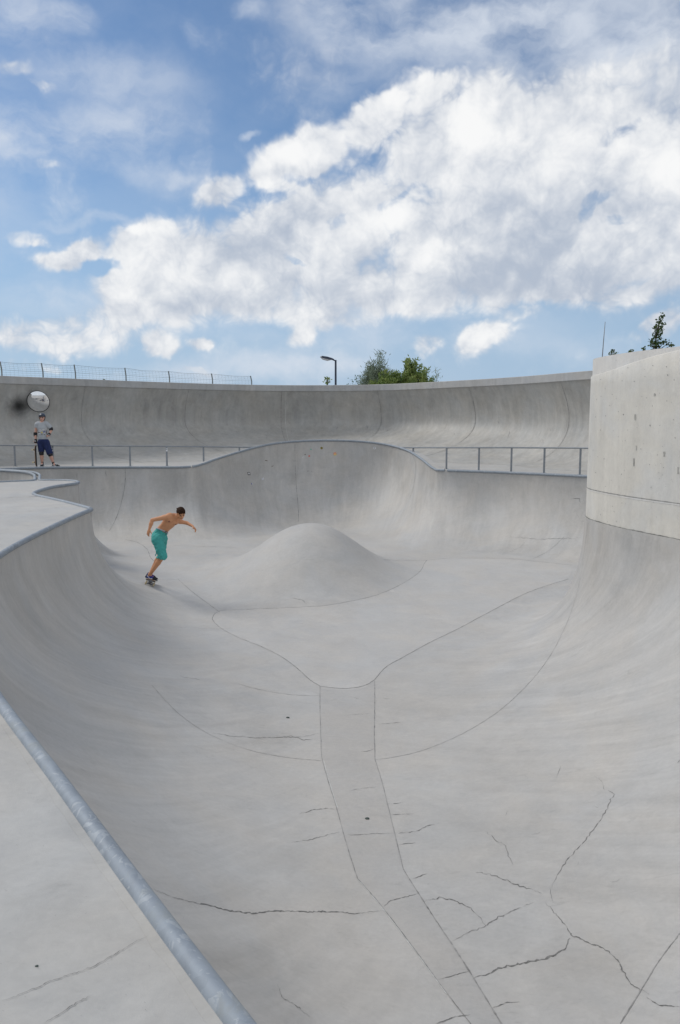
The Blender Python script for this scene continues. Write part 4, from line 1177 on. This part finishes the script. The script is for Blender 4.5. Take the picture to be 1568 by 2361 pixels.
S.cone(ankN, near_heel+hn*.03, .036, .03, .02); S.cone(ankN, near_heel.lerp(near_toe, .55)+hn*.035, .034, .022, .015); S.cone(ankF, far_heel+hn*.03, .036, .03, .02); S.cone(ankF, far_heel.lerp(far_toe, .55)+hn*.035, .034, .022, .015)
# chest relief: pectorals, collar bones
tn = (chest-pel).normalized(); sd = bodyf.cross(tn).normalized()
for sg in (-1, 1): S.ell(chest+tn*.045+sd*sg*.07+bodyf*.062, (.075, .06, .05), None, .03)
S.cone(nb_+bodyf*.05-tn*.01, shR.lerp(nb_, .25)+bodyf*.05, .013, .011, .02); S.cone(nb_+bodyf*.05-tn*.01, shL.lerp(nb_, .25)+bodyf*.05, .013, .011, .02)
hf = Vector((.42, -.80, -.50)); hu = Vector((.12, -.35, .95))
q, fr = head(S, hc, .122, hf, hu)
hand(S, wrR, hdR-wrR, Vector((.5, .8, 0)), 1.0, .35, 1); hand(S, wrL, hdL-wrL, Vector((-.6, -.2, -.9)), 1.0, .75, -1)
fm = facemats(q, fr, .122)
nipR = chest+tn*.03+sd*(.085)+bodyf*.12; nipL = chest+tn*.03-sd*(.085)+bodyf*.12
def mif(C):
    mi_ = np.zeros(len(C), int); fm(C, mi_)
    for n_p in (nipR, nipL): mi_[np.linalg.norm(C-np.array(n_p), axis=1) < .02] = 4
    return mi_
S.build('body', [M_skin1, M_eye, M_lip, M_brow, M_nip], sk, mif)
# hair
S = SDF(np.array(hc)-.24, np.array(hc)+.24, .006); s_, f_, u_ = fr; A = [list(s_), list(f_), list(u_)]
r = .122
S.ell(q(0, -.16, .30), (r*.76, r*.86, r*.82), A, 0)
cut = q(0, .22, .40); S.plane(cut, -(u_*.55-f_*.83)) if False else None
S.plane(q(0, .60, .60), (f_*.62-u_*.78)); S.plane(q(0, -.4, -.28), (-u_*1.0+f_*.55))
for k in range(26):
    rr = random.Random(k); a = rr.uniform(-.55, .55); b = rr.uniform(-.7, .55); bs_ = q(a, b, .85-.35*(a*a+b*b)); S.cone(bs_, bs_+(u_*.7+f_*rr.uniform(-.2, .9)+s_*rr.uniform(-.6, .6))*.028, .016, .006, .008)
for a in (-.45, -.2, .05, .3, .48): bs_ = q(a, .5, .60); S.cone(bs_, q(a*1.05, .72, .38), .018, .008, .01)
M_hair = simple('brown hair', (.034, .017, .010), .85, var=.4, vscale=40, bump=.3, bscale=60, spec=.15)
S.build('hair', M_hair, sk)
# shorts
S = SDF(np.array(pel)-np.array((.42, .45, .72)), np.array(pel)+np.array((.42, .6, .30)), .0085)
S.cone(pel-tn*.02, waist-tn*.00, .148, .132, .04, flat=(bodyf, 1.22))
S.cone(pel+Vector((-.02, .02, -.05)), hipN+Vector((0, 0, -.03)), .145, .12, .05); S.cone(pel+Vector((0, .05, -.05)), hipF, .14, .12, .05)
endN = kneeN+calfdir*.09; endF = kneeF+(ankF-kneeF).normalized()*.10
S.cone(hipN, kneeN, .118, .096, .03); S.cone(kneeN, endN+calfdir*.05, .096, .092, .02)
S.cone(hipF, kneeF, .118, .096, .03); S.cone(kneeF, endF+calfdir*.05, .096, .09, .02)
for k in range(9):  # folds
    rr = random.Random(40+k); a = hipN.lerp(kneeN, rr.uniform(.05, 1.0)); d = Vector((rr.uniform(-.6, .9), -.8, rr.uniform(-.2, .2))).normalized()
    p0 = a+d*.105; S.cone(p0, p0+Vector((rr.uniform(-.07, .07), 0, -.10)), .012, .006, .022)
S.plane(waist-tn*.012-bodyf*.0, (tn+bodyf*-.28)); 
sl_, (X, Y, Z) = S.region(S.lo, S.lo+S.res*S.n)
cutp = endN-calfdir*.025; cn = np.array((calfdir*.45+Vector((0, 0, -1))*.8).normalized())
dd_ = (X-cutp.x)*cn[0]+(Y-cutp.y)*cn[1]+(Z-cutp.z)*cn[2]; S.comb(sl_, dd_, 0, 'i')
# hollow hems so the calf shows inside
for (a, b) in ((kneeN, endN+calfdir*.08), (kneeF, endF+calfdir*.08)): S.cone(a.lerp(b, .25), b, .070, .086, 0, op='s')
M_shorts = simple('turquoise cotton', (.055, .36, .33), .85, var=.12, vscale=14, bump=.5, bscale=25)
S.noise(lambda X, Y, Z: .0045*np.sin(Z*38+X*30+3*np.sin(X*17+Z*9))*np.sin(X*22-Z*14+Y*11)+.003*np.sin(Z*75-X*60+2*np.sin(Y*30)))
sh_o = S.build('shorts', M_shorts, sk)
m = MB()
for k in range(0, 33):
    pass
ringc = waist-tn*.012
ring = [ringc+sd*(.134*math.cos(a))+ (bodyf*(.112*math.sin(a))) for a in [2*math.pi*k/40 for k in range(41)]]
ring = [p-bodyf*0.0+tn*(.28*(p-ringc).dot(bodyf)) for p in ring]
m.tube(ring, .012, 6, cap=False); m.build('waistband', simple('grey waistband', (.42, .44, .50), .8, var=.3, vscale=60), sh_o, True)
m = MB(); fpt = ringc+bodyf*.118+tn*.02
for (dx, dy, dz) in ((.06, 0, .02), (.055, -.01, -.045), (.03, -.02, -.07), (.075, 0, -.015)): m.tube([fpt, fpt+Vector((dx*.6, dy, dz*.2+.012)), fpt+Vector((dx, dy, dz))], .004, 5)
m.build('drawstring', simple('cord', (.10, .09, .08), .9), sh_o, True)
# shoes
def shoe(heel, toe, n, mats, parent, dot_=None, hi_top=False):
    d = (toe-heel); L_ = d.length; d.normalize(); s_ = d.cross(n).normalized(); L_ = .285
    c0 = heel-d*.035
    S = SDF(np.min([np.array(heel), np.array(toe)], 0)-.14, np.max([np.array(heel), np.array(toe)], 0)+.18, .006)
    P = lambda a, b, c: c0+d*a+s_*b+n*c
    S.cone(P(.045, 0, .045), P(.05, 0, .085 if not hi_top else .12), .042, .036, .02); S.cone(P(.045, 0, .04), P(.16, 0, .035), .040, .044, .02); S.cone(P(.11, 0, .07), P(.18, 0, .045), .032, .034, .02)
    S.cone(P(.16, 0, .032), P(.235, 0, .025), .045, .040, .02, flat=(n, 1.35))
    S.plane(P(0, 0, .018), -n)
    sole = SDF(S.lo, S.lo+S.res*S.n, .006)
    sole.cone(P(.042, 0, .012), P(.15, 0, .012), .044, .046, .02, flat=(n, 1.0)); sole.cone(P(.15, 0, .012), P(.238, 0, .012), .047, .044, .02)
    sole.plane(P(0, 0, .024), n); sole.plane(P(0, 0, .0), -n)
    dn, sn, nn_, cc = [np.array(x) for x in (d, s_, n, c0)]
    def mif(C):
        a = (C-cc)@dn; b = (C-cc)@sn; e = (C-cc)@nn_; m_ = np.zeros(len(C), int)
        m_[(a > .175)] = 1
        m_[(a < .035)] = 1
        m_[(np.abs(e-(.050+.020*np.sin(a*38))) < .008) & (a > .04) & (a < .165) & (np.abs(b) > .02)] = 2
        m_[(a > .10) & (a < .175) & (np.abs(b) < .018) & (e > .05)] = 3
        return m_
    so = S.build('shoe', mats, parent, mif); sole.build('sole', simple('white rubber', (.62, .64, .62), .6), so)
    return so
M_blue = simple('blue suede', (.02, .035, .22), .8); M_blk = simple('black canvas', (.012, .013, .018), .8); M_white = simple('white leather', (.75, .75, .75), .6); M_redl = simple('red laces', (.35, .12, .12), .7)
shoe(near_heel, near_toe, hn, [M_blue, M_blk, M_white, M_redl], sk); shoe(far_heel, far_toe, hn, [M_blue, M_blk, M_white, M_redl], sk)

# ---------------- standing man
BY = 25.62
def Z4(zx, zy, Y): return at((40+zx/6.2125)/1.7347, (1520+zy/6.2125)/1.7347, Y)
gl = Z4(805, 2140, BY); gz = 0.0
off = Vector((0, 0, 0))
st_ = empty('person', (gl.x, BY, 0), 'man in black helmet, grey T-shirt, navy shorts and pads standing on the far deck', 'person')
dz = -gl.z                       # bring the soles to the deck
def J(zx, zy, dy): 
    p = Z4(zx, zy, BY+dy); p.z += dz*ss(1500, 2140, zy)*1.0; return p
hc = J(800, 935, -.02); nb_ = J(795, 1060, 0); shR = J(668, 1105, 0); shL = J(922, 1098, .02); chest = J(800, 1190, 0); waist = J(815, 1380, 0); pel = J(830, 1510, 0)
hipR = J(770, 1560, 0); hipL = J(895, 1560, 0); kR = J(782, 1810, -.05); kL = J(1000, 1840, -.03); aR = J(800, 2040, 0); aL = J(1078, 2045, 0)
elR = J(634, 1350, .03); wrR = J(643, 1490, -.04); hR = J(628, 1610, -.09); elL = J(1035, 1215, .06); wrL = J(985, 1345, -.05); hL = J(925, 1385, -.10)
allp = [hc, hR, aR, aL, elL, elR]
lo = np.min([np.array(p) for p in allp], 0)-.26; hi = np.max([np.array(p) for p in allp], 0)+.26
S = SDF(lo, hi, .0085); fz = Vector((0, -1, 0))
S.cone(pel, waist, .13, .12, .04, flat=(fz, 1.35)); S.cone(waist, chest, .12, .14, .05, flat=(fz, 1.35)); S.cone(shR.lerp(nb_, .3), shL.lerp(nb_, .3), .07, .07, .04); S.cone(chest, nb_, .11, .055, .05)
S.cone(nb_, hc-Vector((0, 0, .05)), .055, .055, .02)
for (a, b, c) in ((shR, elR, wrR), (shL, elL, wrL)):
    S.cone(a, b, .055, .040, .03); S.cone(b, b.lerp(c, .4), .041, .041, .015); S.cone(b.lerp(c, .4), c, .041, .027, .01)
for (a, b, c) in ((hipR, kR, aR), (hipL, kL, aL)):
    S.cone(a, b, .085, .058, .03); S.cone(b, b.lerp(c, .35), .052, .058, .02); S.cone(b.lerp(c, .35), c, .058, .036, .02)
S.cone(aR, aR+Vector((0, -.06, -.06)), .036, .03, .02); S.cone(aL, aL+Vector((.05, -.02, -.06)), .036, .03, .02)
q, fr = head(S, hc, .115, Vector((.18, -.95, -.10)), Vector((.02, -.1, 1)))
hand(S, wrR, hR-wrR, Vector((.2, -.9, .1)), .95, .75, 1); hand(S, wrL, hL-wrL, Vector((.2, .9, -.2)), .95, .7, 1)
fm = facemats(q, fr, .115)
S.build('body', [M_skin2, M_eye, M_lip, M_brow], st_, lambda C: fm(C, np.zeros(len(C), int)))
# helmet
s_, f_, u_ = fr; A = [list(s_), list(f_), list(u_)]; r = .115
S = SDF(np.array(hc)-.26, np.array(hc)+.26, .007)
S.ell(q(0, -.10, .42), (r*.92, r*1.08, r*.84), A, 0); S.plane(q(0, .3, .30), (-u_+f_*.10)); S.ell(q(0, -.10, .30), (r*.78, r*.92, r*.80), A, 0, 's')
S.ell(q(0, -.45, .12), (r*.84, r*.62, r*.42), A, .02); S.ell(q(0, .1, -.1), (r*.72, r*.92, r*.6), A, 0, 's')
M_helm = simple('helmet shell', (.02, .032, .055), .25)
ho = S.build('helmet', M_helm, st_)
m = MB()
for sg in (-1, 1): m.tube([q(sg*.80, 0, .25), q(sg*.74, .05, -.25), q(sg*.50, .25, -.75), q(0, .42, -.98)], .009, 6)
m.build('chin_strap', M_blk, ho, True)
# t-shirt
S = SDF(lo, hi, .009)
S.cone(pel+Vector((0, 0, .04)), waist, .150, .142, .04, flat=(fz, 1.28)); S.cone(waist, chest, .140, .155, .05, flat=(fz, 1.3)); S.cone(shR.lerp(nb_, .25), shL.lerp(nb_, .25), .086, .086, .04); S.cone(chest, nb_-Vector((0, 0, .03)), .125, .075, .05)
S.cone(shR, shR.lerp(elR, .60), .072, .070, .03); S.cone(shL, shL.lerp(elL, .62), .072, .074, .03)
dR = (elR-shR).normalized(); dL = (elL-shL).normalized()
S.plane(J(815, 1478, 0), (0, 0, -1))
eR = shR+dR*.17; S.cone(eR, eR+dR*.16, .095, .10, 0, op='s'); eL = shL+dL*.15; S.cone(eL+dL*.09, eL+dL*.2, .10, .11, 0, op='s')
S.ell(nb_+Vector((0, -.02, .045)), (.065, .07, .045), None, 0, 's')
for k in range(8):
    rr = random.Random(60+k); p0 = waist+Vector((rr.uniform(-.12, .12), -.115, rr.uniform(-.12, .12))); S.cone(p0, p0+Vector((rr.uniform(-.08, .08), 0, rr.uniform(.02, .08))), .008, .005, .02)
M_tee = simple('grey jersey', (.40, .42, .44), .9, var=.08)
tee = S.build('t_shirt', M_tee, st_)
bvs = BVHTree.FromPolygons([v_.co.copy() for v_ in tee.data.vertices], [tuple(p.vertices) for p in tee.data.polygons])
m = MB(); pm = [M_st['white'], M_st['black'], M_st['yellow'], M_st['navy'], M_st['brown']]
def pr(zx0, zy0, zx1, zy1, mi_, lift=.003):
    lift += .004
    cs = []
    for (a, b) in ((zx0, zy0), (zx1, zy0), (zx1, zy1), (zx0, zy1)):
        p = J(a, b, -.5); r_ = bvs.ray_cast(p, (p-Vector((0, 0, dz*ss(1500, 2140, b)))-CAMP).normalized())
        if r_[0] is None: return
        cs.append(r_[0]+Vector((0, -lift, 0)))
    m.add(cs, [(0, 1, 2, 3)], mi_)
# brushed lettering row (strokes) then a row of small figures
for (a, b, c, d) in ((722, 1222, 732, 1285), (732, 1222, 758, 1231), (732, 1248, 758, 1257), (732, 1276, 762, 1286), (754, 1226, 764, 1280), (770, 1240, 780, 1280), (780, 1240, 795, 1248), (780, 1258, 793, 1265), (780, 1273, 797, 1281), (803, 1215, 813, 1275), (813, 1222, 828, 1230), (835, 1215, 846, 1262), (828, 1222, 850, 1230), (858, 1215, 868, 1255), (868, 1245, 880, 1255), (868, 1215, 880, 1223), (888, 1190, 899, 1250), (905, 1178, 914, 1245)):
    pr(a, b, c, d, 0, .005)
for (a, b, c, d, k) in ((690, 1210, 712, 1290, 1), (700, 1290, 750, 1312, 1), (775, 1290, 810, 1318, 2), (830, 1275, 880, 1305, 3), (845, 1308, 880, 1330, 0), (780, 1335, 820, 1365, 1), (790, 1340, 810, 1355, 0), (850, 1330, 872, 1360, 4), (862, 1255, 912, 1268, 1), (715, 1315, 760, 1330, 0), (895, 1275, 915, 1330, 4)):
    pr(a, b, c, d, k, .004)
m.build('shirt_print', pm, tee)
# shorts
S = SDF(lo, hi, .009)
S.cone(pel+Vector((0, 0, .06)), pel, .142, .15, .03, flat=(fz, 1.25)); S.cone(pel, hipR, .15, .11, .04); S.cone(pel, hipL, .15, .11, .04)
S.cone(hipR, kR, .118, .088, .025); S.cone(hipL, kL+Vector((0, 0, .0)), .118, .098, .025)
S.plane(J(830, 1468, 0), (0, 0, 1)); eL = kL; S.cone(kL-Vector((-.02, 0, .06)), kL+Vector((.06, 0, -.3)), .12, .14, 0, op='s'); S.cone(kR-Vector((0, 0, .04)), kR-Vector((0, 0, .30)), .12, .13, 0, op='s')
for k in range(8):
    rr = random.Random(80+k); a = (hipR if k % 2 else hipL).lerp(kR if k % 2 else kL, rr.uniform(.1, .8)); p0 = a+Vector((rr.uniform(-.04, .04), -.10, 0)); S.cone(p0, p0+Vector((rr.uniform(-.06, .06), 0, -.08)), .012, .006, .02)
S.build('shorts', simple('navy denim', (.012, .022, .085), .9, var=.3, vscale=10), st_)
M_pad = simple('black pad', (.012, .012, .015), .7)
def pad(a, b, r1, r2, name, bulge=None, cap=None):
    a = Vector(a); b = Vector(b); S = SDF(np.minimum(np.array(a), np.array(b))-.14, np.maximum(np.array(a), np.array(b))+.14, .008)
    S.cone(a, b, r1, r2, .01); d = (b-a).normalized()
    if bulge is not None: S.ell(a.lerp(b, .5)+bulge, (.06, .05, .07), None, .02)
    S.plane(a-d*.005, -d); S.plane(b+d*.005, d)
    return S.build(name, M_pad, st_)
pad(elR-Vector((-.0, 0, -.065)), elR-Vector((0, 0, .07)), .060, .054, 'elbow_pad', Vector((-.015, .02, 0)))
pad(elL.lerp(shL, .28), elL.lerp(wrL, .30), .062, .052, 'elbow_pad', Vector((.02, .0, 0)))
pad(kR.lerp(hipR, .12), kR.lerp(aR, .17), .075, .068, 'knee_pad', Vector((0, -.05, 0))); pad(kL.lerp(hipL, .02), kL.lerp(aL, .16), .074, .066, 'knee_pad', Vector((0, -.045, 0)))
for (w_, h_, e_) in ((wrR, hR, elR), (wrL, hL, elL)):
    po = pad(w_.lerp(e_, .12), w_.lerp(h_, .62), .042, .046, 'wrist_guard')
    m = MB(); c = w_.lerp(h_, .2)+Vector((0, -.052, 0)); m.box(c, (.05, .006, .018)); m.build('strap', M_white, po)
for (a_, kk) in ((aR, kR), (aL, kL)):
    m = MB(); m.tube([a_.lerp(kk, .13), a_.lerp(kk, .03), a_-Vector((0, 0, .03))], [.043, .042, .045], 14); m.build('sock', M_blk, st_, True)
hA = Vector((aR.x, aR.y+.03, .004)); shoe(hA, hA+Vector((.03, -.24, 0)), Vector((0, 0, 1)), [M_blk, M_blk, M_white, M_white], st_)
hB = Vector((aL.x-.01, aL.y+.01, .004)); shoe(hB, hB+Vector((.235, -.05, 0)), Vector((0, 0, 1)), [M_blk, M_blk, M_white, M_white], st_)
# board held upright: deck top faces the man (+x), wheels point left
bt = J(640, 1610, -.10)
L_b = bt.z-0.004
yaw = Matrix.Rotation(R(8), 3, 'Z')
X_ = yaw @ Vector((0, -1, 0)); Z_ = yaw @ Vector((1, 0, 0)); Y_ = Vector((0, 0, 1))
Mh = Matrix((Z_.cross(Y_)*-1 if False else Y_.cross(Z_), Y_, Z_)).transposed().to_4x4()
bx = J(628, 1900, -.10)
Mh.translation = Vector((bx.x-.092, bx.y, L_b/2+.004))
skateboard('skateboard', Mh, 'skateboard stood on its tail, held upright by the helmeted man', [M_grip, M_art2, M_ply], L_=L_b)

# ------------------------------------------------------------------ light
SUN_EL = R(46); SUN_AZ = R(-64)     # azimuth measured from +Y towards +X
sdv = Vector((math.sin(SUN_AZ)*math.cos(SUN_EL), math.cos(SUN_AZ)*math.cos(SUN_EL), math.sin(SUN_EL)))
sun = bpy.data.lights.new('sun', 'SUN'); so = bpy.data.objects.new('sun', sun); col.objects.link(so)
sun.energy = 1.75; sun.angle = R(24); sun.color = (1.0, 0.96, 0.90)
so.rotation_euler = (-sdv).to_track_quat('-Z', 'Y').to_euler()

# ------------------------------------------------------------------ sky: Nishita air with procedural clouds by direction
w = bpy.data.worlds.new('World'); scene.world = w; w.use_nodes = True
t = NT(w.node_tree); nt = w.node_tree
bg = nt.nodes['Background']
sky = t.node('ShaderNodeTexSky', sky_type='NISHITA'); sky.sun_disc = False; sky.sun_elevation = SUN_EL; sky.sun_rotation = SUN_AZ
sky.air_density = 1.0; sky.dust_density = 0.2; sky.ozone_density = 3.0; sky.altitude = 300
def px2p(px, py):
    d = ray(px, py).normalized(); return (10*d.x/(1+d.y), 10*d.z/(1+d.y))
PXS = 10/3600.0
# cumulus masses: cx, cy, rx, ry (picture px), rotation deg ccw, weight; negative = clear gap
cumulus = [
 (1330, 330, 380, 190, 12, 1.0), (1060, 320, 250, 150, 18, .95), (1430, 560, 330, 150, 0, .95), (1120, 540, 360, 180, 8, 1.0), (1240, 440, 340, 190, 0, .95),
 (800, 520, 260, 150, 22, .95), (600, 600, 260, 140, 18, .95), (420, 650, 230, 120, 15, .9), (330, 570, 120, 70, 25, .8), (660, 700, 240, 70, 0, .6), (900, 650, 330, 100, 0, .85), (1250, 640, 330, 80, 5, .85),
 (130, 775, 230, 65, 0, .75), (270, 730, 130, 60, 20, .75), (680, 370, 140, 75, 25, .95), (880, 270, 110, 70, 35, .9), (1000, 220, 130, 60, 12, .85), (520, 450, 90, 50, 30, .7), (1420, 200, 130, 80, 10, .85), (1540, 240, 120, 110, 0, .7),
 (1560, 420, 110, 120, 20, .95), (28, 155, 42, 26, 0, .5), (92, 196, 42, 12, 0, .42), (3, 235, 26, 18, 0, .45), (105, 378, 30, 12, 0, .36), (62, 548, 54, 22, 0, .5), (170, 592, 100, 40, 15, .75),
 (1125, 785, 100, 44, 25, .74), (980, 802, 50, 28, 0, .55), (1220, 725, 70, 22, 0, .5), (1525, 755, 70, 34, 25, .62), (690, 765, 60, 44, 55, .62), (790, 735, 120, 34, 0, .6), (465, 800, 44, 24, 0, .6), (360, 790, 60, 34, 0, .62), (440, 852, 60, 12, 0, .5), (1445, 690, 60, 14, 0, .4),
 (60, 840, 120, 18, 0, .5), (2100, 500, 500, 300, 0, .8), (-400, 600, 300, 120, 0, .7),
 (1400, 315, 90, 22, 20, -.42), (1360, 478, 60, 26, 40, -.5), (1450, 515, 90, 18, 0, -.5), (715, 350, 22, 22, 0, -.4), (690, 415, 40, 16, 10, -.4), (775, 505, 60, 18, 25, -.28), (905, 455, 70, 12, 25, -.2), (680, 598, 40, 12, 0, -.4), (240, 615, 60, 22, 0, -.45), (1500, 640, 90, 20, 10, -.4),
]
veils = [ (1150, 50, 560, 150, -3, .95), (830, 60, 220, 110, -20, .85), (1500, 110, 300, 160, 0, .95), (60, 320, 210, 90, 0, .95), (270, 290, 230, 110, 10, .75), (250, 180, 260, 80, -5, .6), (310, 380, 190, 60, -20, .5), (40, 30, 160, 80, -10, .75), (150, 45, 80, 50, 0, .75),
 (150, 165, 60, 36, 0, .6), (258, 182, 30, 20, 0, .55), (210, 510, 180, 20, 3, .5), (570, 300, 36, 14, 10, .7), (450, 90, 36, 44, 0, .4), (585, 20, 56, 34, 0, .6), (600, 850, 460, 50, 4, .8), (900, 760, 500, 90, 0, .6), (200, 690, 260, 70, 0, .7), (420, 420, 60, 26, 0, .6), (1200, 800, 300, 60, 0, .35), (800, 190, 140, 50, 30, .4), (-300, 300, 400, 400, 0, .7), (900, -500, 800, 300, 0, .8) ]
sunny = [ (930, 215, 140, 45, 12, 1.0), (1080, 285, 80, 80, 0, .9), (800, 400, 130, 90, 30, .65), (890, 500, 90, 45, 12, 1.3), (600, 452, 62, 30, 10, 1.1), (670, 355, 130, 60, 25, .9), (1440, 170, 120, 60, 10, .6), (1545, 400, 60, 60, 40, .9), (430, 640, 90, 60, 20, .7), (990, 590, 70, 34, 35, .8), (330, 525, 50, 16, 0, .9), (270, 740, 100, 60, 10, .5), (1130, 775, 80, 30, 20, .5),
 (1380, 560, 380, 130, 5, -.38), (1000, 660, 400, 70, 0, -.5), (1260, 660, 300, 60, 0, -.5), (600, 560, 170, 60, 20, -.6), (590, 690, 260, 60, 0, -.6), (1180, 480, 200, 60, 0, -.4), (1500, 480, 120, 40, 0, -.5), (650, 405, 90, 22, 10, -.5) ]
def group(name, outs):
    g_ = bpy.data.node_groups.new(name, 'ShaderNodeTree')
    g_.interface.new_socket('P', in_out='INPUT', socket_type='NodeSocketVector')
    for o_ in outs: g_.interface.new_socket(o_, in_out='OUTPUT', socket_type='NodeSocketFloat')
    q_ = NT(g_); return g_, q_, q_.node('NodeGroupInput').outputs[0], q_.node('NodeGroupOutput')
def field(q_, P, lst, k=.25, grow_=1.25, edge=.75, add=False):
    acc = None
    for (cx_, cy_, rx, ry, ro, wt) in lst:
        a, b = px2p(cx_, cy_)
        mp = q_.mapping(P, scale=(rx*PXS*grow_, ry*PXS*grow_, 1000), loc=(a, b, 0), rot=(0, 0, R(ro)), vt='TEXTURE')
        gr = q_.node('ShaderNodeTexGradient', gradient_type='SPHERICAL'); q_.put(gr.inputs[0], mp)
        fs_ = q_.maprange(gr.outputs['Fac'], 0, edge, 0, wt, True)
        acc = fs_ if acc is None else (q_.math('ADD', acc, fs_) if (wt < 0 or add) else q_.math('SMOOTH_MAX', acc, fs_, k))
    return acc
def puff(q_, P):
    """cauliflower relief: rounded cells with finer cells on them, broken up by noise"""
    wv_ = q_.vmath('SUBTRACT', q_.noise(P, 3.0, 3, .55, out='Color', dim='2D'), (.5, .5, .5))
    Pw_ = q_.vmath('ADD', P, q_.vmath('SCALE', wv_, scale=.22))
    vo = q_.node('ShaderNodeTexVoronoi', voronoi_dimensions='2D', feature='F1'); q_.put(vo.inputs['Vector'], Pw_)
    vo.inputs['Scale'].default_value = 3.2; vo.inputs['Detail'].default_value = 3; vo.inputs['Roughness'].default_value = .55; vo.inputs['Lacunarity'].default_value = 2.3
    n_ = q_.noise(Pw_, 1.3, 8, .50, 0, dim='2D')
    return q_.math('ADD', q_.math('MULTIPLY', q_.math('SUBTRACT', .5, vo.outputs['Distance']), .34), q_.math('MULTIPLY', q_.math('SUBTRACT', n_, .5), 1.05))
ga, qa, Pa, oa = group('cloud_masses', ['cumulus', 'veil', 'sunny'])
wv = qa.vmath('SUBTRACT', qa.noise(Pa, 2.4, 4, .6, out='Color', dim='2D'), (.5, .5, .5))
Pw = qa.vmath('ADD', Pa, qa.vmath('SCALE', wv, scale=.22))
cu = field(qa, Pw, cumulus)
cu = qa.math('MAXIMUM', cu, qa.maprange(qa.vmath('LENGTH', Pw, out=1), 4.3, 7, 0, .62, True))  # unseen cloud cover all round the view, added to whiten the light
qa.put(oa.inputs[0], cu)
ve = field(qa, Pw, veils, .15, 1.15, .9)
nv = qa.noise(qa.mapping(Pw, scale=(.8, 1.5, 1), rot=(0, 0, .3)), 1.8, 8, .58, 0, dim='2D')
qa.put(oa.inputs[1], qa.math('MULTIPLY', ve, qa.maprange(nv, .22, .72, .1, 1.15, True)))
qa.put(oa.inputs[2], field(qa, Pw, sunny, 0, 1.2, 1.0, True))
gb_, qb, Pb, ob = group('cloud_relief', ['relief'])
qb.put(ob.inputs[0], puff(qb, Pb))
tcg = t.node('ShaderNodeTexCoord').outputs['Generated']
dn_ = t.vmath('NORMALIZE', tcg); sx_, sy_, sz_ = t.sep(dn_)
den = t.math('MAXIMUM', t.math('ADD', 1.0, sy_), .02)
P0 = t.comb(t.math('MULTIPLY', t.math('DIVIDE', sx_, den), 10), t.math('MULTIPLY', t.math('DIVIDE', sz_, den), 10), 0.0)
def use(g_, P):
    n_ = t.node('ShaderNodeGroup'); n_.node_tree = g_; t.put(n_.inputs[0], P); return n_.outputs
cu, ve, su = use(ga, P0)
R0 = use(gb_, P0)[0]; R1 = use(gb_, t.vmath('ADD', P0, (-.035, .10, 0)))[0]; R2 = use(gb_, t.vmath('ADD', P0, (-.10, .34, 0)))[0]
D0 = t.math('ADD', cu, t.math('MULTIPLY', R0, t.math('MINIMUM', 1.0, t.math('MULTIPLY_ADD', cu, 1.8, .05))))
mask = t.maprange(D0, .12, .56, 0, 1, True)
sh = t.math('ADD', t.math('MULTIPLY', t.math('SUBTRACT', R0, R1), .75), t.math('MULTIPLY', t.math('SUBTRACT', R0, R2), .42))
sh = t.math('ADD', sh, t.math('MULTIPLY', su, .42))
lit = t.maprange(sh, -.55, .52, 0, 1, True)
ccol = t.mix(lit, (.46, .52, .62, 1), (.97, .97, .965, 1))
CB = 10.0
hzf = t.math('MULTIPLY', t.maprange(sz_, .34, 0.02, 0, 1, True), .85)
skyg = t.mix(1.0, sky.outputs[0], (.88, .96, 1.0, 1), 'MULTIPLY')
skyg = t.mix(hzf, skyg, (.37*CB, .51*CB, .70*CB, 1))
hz = t.maprange(sz_, -.02, .03, 0, 1)
vcol = t.mix(t.maprange(nzv_, .3, .7, 0, 1) if False else .5, (.60*CB, .67*CB, .78*CB, 1), (.78*CB, .82*CB, .88*CB, 1))
base_ = t.mix(t.math('MULTIPLY', t.math('MULTIPLY', t.math('MINIMUM', ve, 1.0), .85), hz), skyg, vcol)
mf = t.math('MULTIPLY', t.math('MULTIPLY', mask, .96), hz)
t.put(bg.inputs['Color'], t.mix(mf, base_, t.vmath('SCALE', ccol, scale=CB))); bg.inputs['Strength'].default_value = 0.1
w.cycles.sampling_method = 'NONE'

# ------------------------------------------------------------------ render settings
scene.render.engine = 'CYCLES'
scene.view_settings.view_transform = 'Standard'; scene.view_settings.look = 'None'; scene.view_settings.gamma = 1
scene.view_settings.exposure = 0.0
scene.cycles.max_bounces = 6; scene.cycles.diffuse_bounces = 3
scene.render.resolution_x = 680; scene.render.resolution_y = 1024
